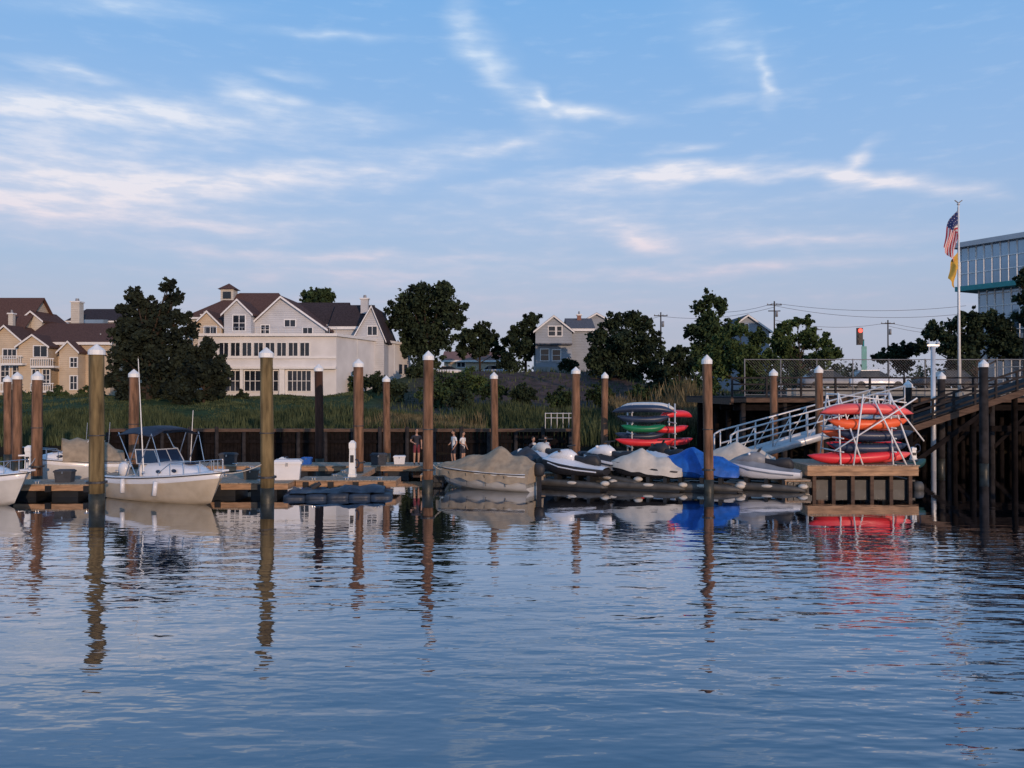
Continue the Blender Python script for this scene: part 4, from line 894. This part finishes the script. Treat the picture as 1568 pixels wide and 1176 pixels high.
def reeds(name,n,xr,yr,hr,mat,seed,w=.035):
    R=np.random.default_rng(seed); x=R.uniform(*xr,n*2);y=R.uniform(*yr,n*2)
    cl=np.sin(x*.7+y*.5)+np.sin(x*.31-y*.9)+R.normal(size=2*n)*.8; k=np.argsort(-cl)[:n]; x=x[k];y=y[k]
    z=terr(x,y)-.05; ok=z>.3; x,y,z=x[ok],y[ok],z[ok]; n=len(x); h=R.uniform(*hr,n)*(1+.25*np.sin(x*.4+y*.3)); lx=R.normal(size=n)*.14*h; ly=R.normal(size=n)*.14*h; a=R.uniform(0,3.14,n); dx=np.cos(a)*w;dy=np.sin(a)*w
    V=np.stack([np.stack([x-dx,y-dy,z],1),np.stack([x+dx,y+dy,z],1),np.stack([x+lx*.5+dx*.8,y+ly*.5,z+h*.6],1),np.stack([x+lx,y+ly,z+h],1)],1).reshape(-1,3)
    fastmesh(name,V,np.arange(4*n).reshape(-1,4),M[mat])
reeds('marsh_grass',42000,(-48,15),(56.5,70),(.7,1.5),'reed',1,.05)
reeds('marsh_grass',9000,(-10,-2),(58,66),(.9,1.6),'reedt',2,.04)
reeds('marsh_grass',9000,(8,14.5),(60,70),(1.6,2.8),'reedt',3,.045)
reeds('lawn_grass',22000,(-60,-14),(70,91),(.1,.25),'reed',4,.06)
reeds('slope_weeds',2500,(-12,26),(73,110),(.2,.6),'reed',5,.07)
# ------------------------------------------------------------------ sky & sun
sun_el=math.radians(8); az=math.radians(155)
sd=Vector((math.sin(az)*math.cos(sun_el),math.cos(az)*math.cos(sun_el),math.sin(sun_el)))
sl=bpy.data.lights.new('sun','SUN'); sl.energy=2.4; sl.angle=math.radians(.5); sl.color=(1,.69,.48); so=bpy.data.objects.new('sun',sl); so.rotation_euler=sd.to_track_quat('Z','Y').to_euler(); so.location=(0,-20,30); sc.collection.objects.link(so)
w=bpy.data.worlds.new('World'); sc.world=w; w.use_nodes=True; nt=w.node_tree;N=nt.nodes;L=nt.links; bg=N['Background']
try: w.cycles.sampling_method='MANUAL'; w.cycles.sample_map_resolution=256
except Exception as ex: print(ex)
sky=N.new('ShaderNodeTexSky'); sky.sky_type='NISHITA'; sky.sun_disc=False; sky.sun_elevation=sun_el; sky.sun_rotation=az; sky.dust_density=1.2; sky.air_density=1.0
tc=N.new('ShaderNodeTexCoord'); sp=N.new('ShaderNodeSeparateXYZ'); L.new(tc.outputs['Generated'],sp.inputs[0])
D_=180/math.pi
azm=MU(nt,MU(nt,sp.outputs[0],sp.outputs[1],'ARCTAN2'),D_); elv=MU(nt,MU(nt,sp.outputs[2],0,'ARCSINE'),D_)
cb=N.new('ShaderNodeCombineXYZ'); L.new(azm,cb.inputs[0]);L.new(elv,cb.inputs[1])
def wn(scale,st,det,rough=.55,loc=(0,0,0),rot=0):
    mp=N.new('ShaderNodeMapping');mp.inputs['Scale'].default_value=st;mp.inputs['Location'].default_value=loc;mp.inputs['Rotation'].default_value=(0,0,rot);L.new(cb.outputs[0],mp.inputs[0])
    n=N.new('ShaderNodeTexNoise');n.inputs['Scale'].default_value=scale;n.inputs['Detail'].default_value=det;n.inputs['Roughness'].default_value=rough;L.new(mp.outputs[0],n.inputs['Vector']);return n
wz=wn(.14,(1,2.2,1),3,.5); vs_=N.new('ShaderNodeVectorMath');vs_.operation='SUBTRACT';L.new(wz.outputs['Color'],vs_.inputs[0]);vs_.inputs[1].default_value=(.5,.5,.5)
vm=N.new('ShaderNodeVectorMath');vm.operation='MULTIPLY_ADD';L.new(vs_.outputs[0],vm.inputs[0]);vm.inputs[1].default_value=(6,2.2,0);L.new(cb.outputs[0],vm.inputs[2])
st=[(190,176,420,30,2,.75),(400,152,90,15,-6,.55),(540,174,150,11,-5,.3),(60,168,100,14,0,.45),(190,8,200,18,4,.35),(85,105,110,8,-3,.45),(440,115,60,7,0,.35),(500,57,150,7,2,.3),(90,255,400,42,-3,.5),(340,278,640,28,9,.65),(60,312,400,22,-2,.45),(770,228,70,13,10,.6),
 (755,90,180,26,-52,.42),(890,176,130,11,-8,.85),(832,155,40,12,-45,.7),(1180,110,60,11,-75,.6),(1120,60,150,40,-35,.22),(1120,150,90,8,4,.25),(1040,262,230,14,-1,1.15),(1350,275,170,15,-14,1.25),(1330,245,60,12,35,.55),(980,358,130,20,-14,.6),(860,290,200,14,0,.35),
 (1230,365,300,16,-2,.4),(500,390,520,12,0,.42),(1100,412,340,12,0,.42),(550,420,380,16,0,.3),(1045,225,80,8,5,.4),(250,345,400,22,4,.35),(900,330,620,60,0,.18),(100,220,500,90,4,.22),(700,470,900,50,0,.15)]
tot=None
for cx,cy,hl,ht,ang,am in st:
    v=Vector(((cx-784),F,600-cy)); a0=math.degrees(math.atan2(v.x,v.y)); e0=math.degrees(math.asin(v.normalized().z)); k=math.degrees(1/F)*math.cos(math.radians(a0))
    mp=N.new('ShaderNodeMapping');mp.vector_type='TEXTURE';mp.inputs['Location'].default_value=(a0,e0,0);mp.inputs['Rotation'].default_value=(0,0,math.radians(ang));mp.inputs['Scale'].default_value=(hl*k*1.25,ht*k*1.8,1);L.new(vm.outputs[0],mp.inputs[0])
    gt=N.new('ShaderNodeTexGradient');gt.gradient_type='QUADRATIC_SPHERE';L.new(mp.outputs[0],gt.inputs[0])
    q=MU(nt,gt.outputs['Fac'],am*1.15); tot=q if tot is None else MU(nt,tot,q,'ADD')
fib=wn(.32,(1,4.5,1),6,.55,(3,1,0),.1)
cl=MU(nt,tot,MR(nt,fib.outputs['Fac'],.32,.68,.62,1.45)); cl=MU(nt,cl,MR(nt,fib.outputs['Fac'],.5,.85,0,.16),'ADD')
clc=N.new('ShaderNodeClamp');L.new(cl,clc.inputs[0]);clc.inputs[2].default_value=.95
el01=MU(nt,elv,1/60)
rp=N.new('ShaderNodeValToRGB'); L.new(el01,rp.inputs[0]); cr=rp.color_ramp; cr.elements[0].position=0; cr.elements[0].color=(.46,.49,.63,1); cr.elements[1].position=1; cr.elements[1].color=(.09,.25,.55,1)
for p,c in((.07,(.45,.50,.67)),(.14,(.41,.54,.77)),(.24,(.33,.53,.86)),(.42,(.215,.475,.88))): e_=cr.elements.new(p); e_.color=(*c,1)
sc10=N.new('ShaderNodeVectorMath');sc10.operation='SCALE';L.new(rp.outputs[0],sc10.inputs[0]);sc10.inputs['Scale'].default_value=10
mx=N.new('ShaderNodeMix');mx.data_type='RGBA';mx.inputs[0].default_value=.85;L.new(sky.outputs[0],mx.inputs[6]);L.new(sc10.outputs[0],mx.inputs[7])
cc=N.new('ShaderNodeValToRGB');L.new(el01,cc.inputs[0]);cc.color_ramp.elements[0].color=(.66,.54,.62,1);cc.color_ramp.elements[1].position=.36;cc.color_ramp.elements[1].color=(.74,.84,.96,1);e_=cc.color_ramp.elements.new(.2);e_.color=(.84,.80,.86,1);e_=cc.color_ramp.elements.new(.1);e_.color=(.76,.62,.70,1)
c10=N.new('ShaderNodeVectorMath');c10.operation='SCALE';L.new(cc.outputs[0],c10.inputs[0]);c10.inputs['Scale'].default_value=10
mc=N.new('ShaderNodeMix');mc.data_type='RGBA';L.new(clc.outputs[0],mc.inputs[0]);L.new(mx.outputs[2],mc.inputs[6]);L.new(c10.outputs[0],mc.inputs[7])
L.new(mc.outputs[2],bg.inputs['Color']); bg.inputs['Strength'].default_value=.1
# ------------------------------------------------------------------ camera
cd=bpy.data.cameras.new('camera'); cd.lens=F/1568*36; cd.sensor_width=36; cd.clip_end=8000; co=bpy.data.objects.new('camera',cd); co.location=(0,0,CAMH); co.rotation_euler=(math.radians(90)+math.atan(12/F),0,0); sc.collection.objects.link(co); sc.camera=co
sc.view_settings.view_transform='Standard'; sc.view_settings.look='None'; sc.view_settings.exposure=0
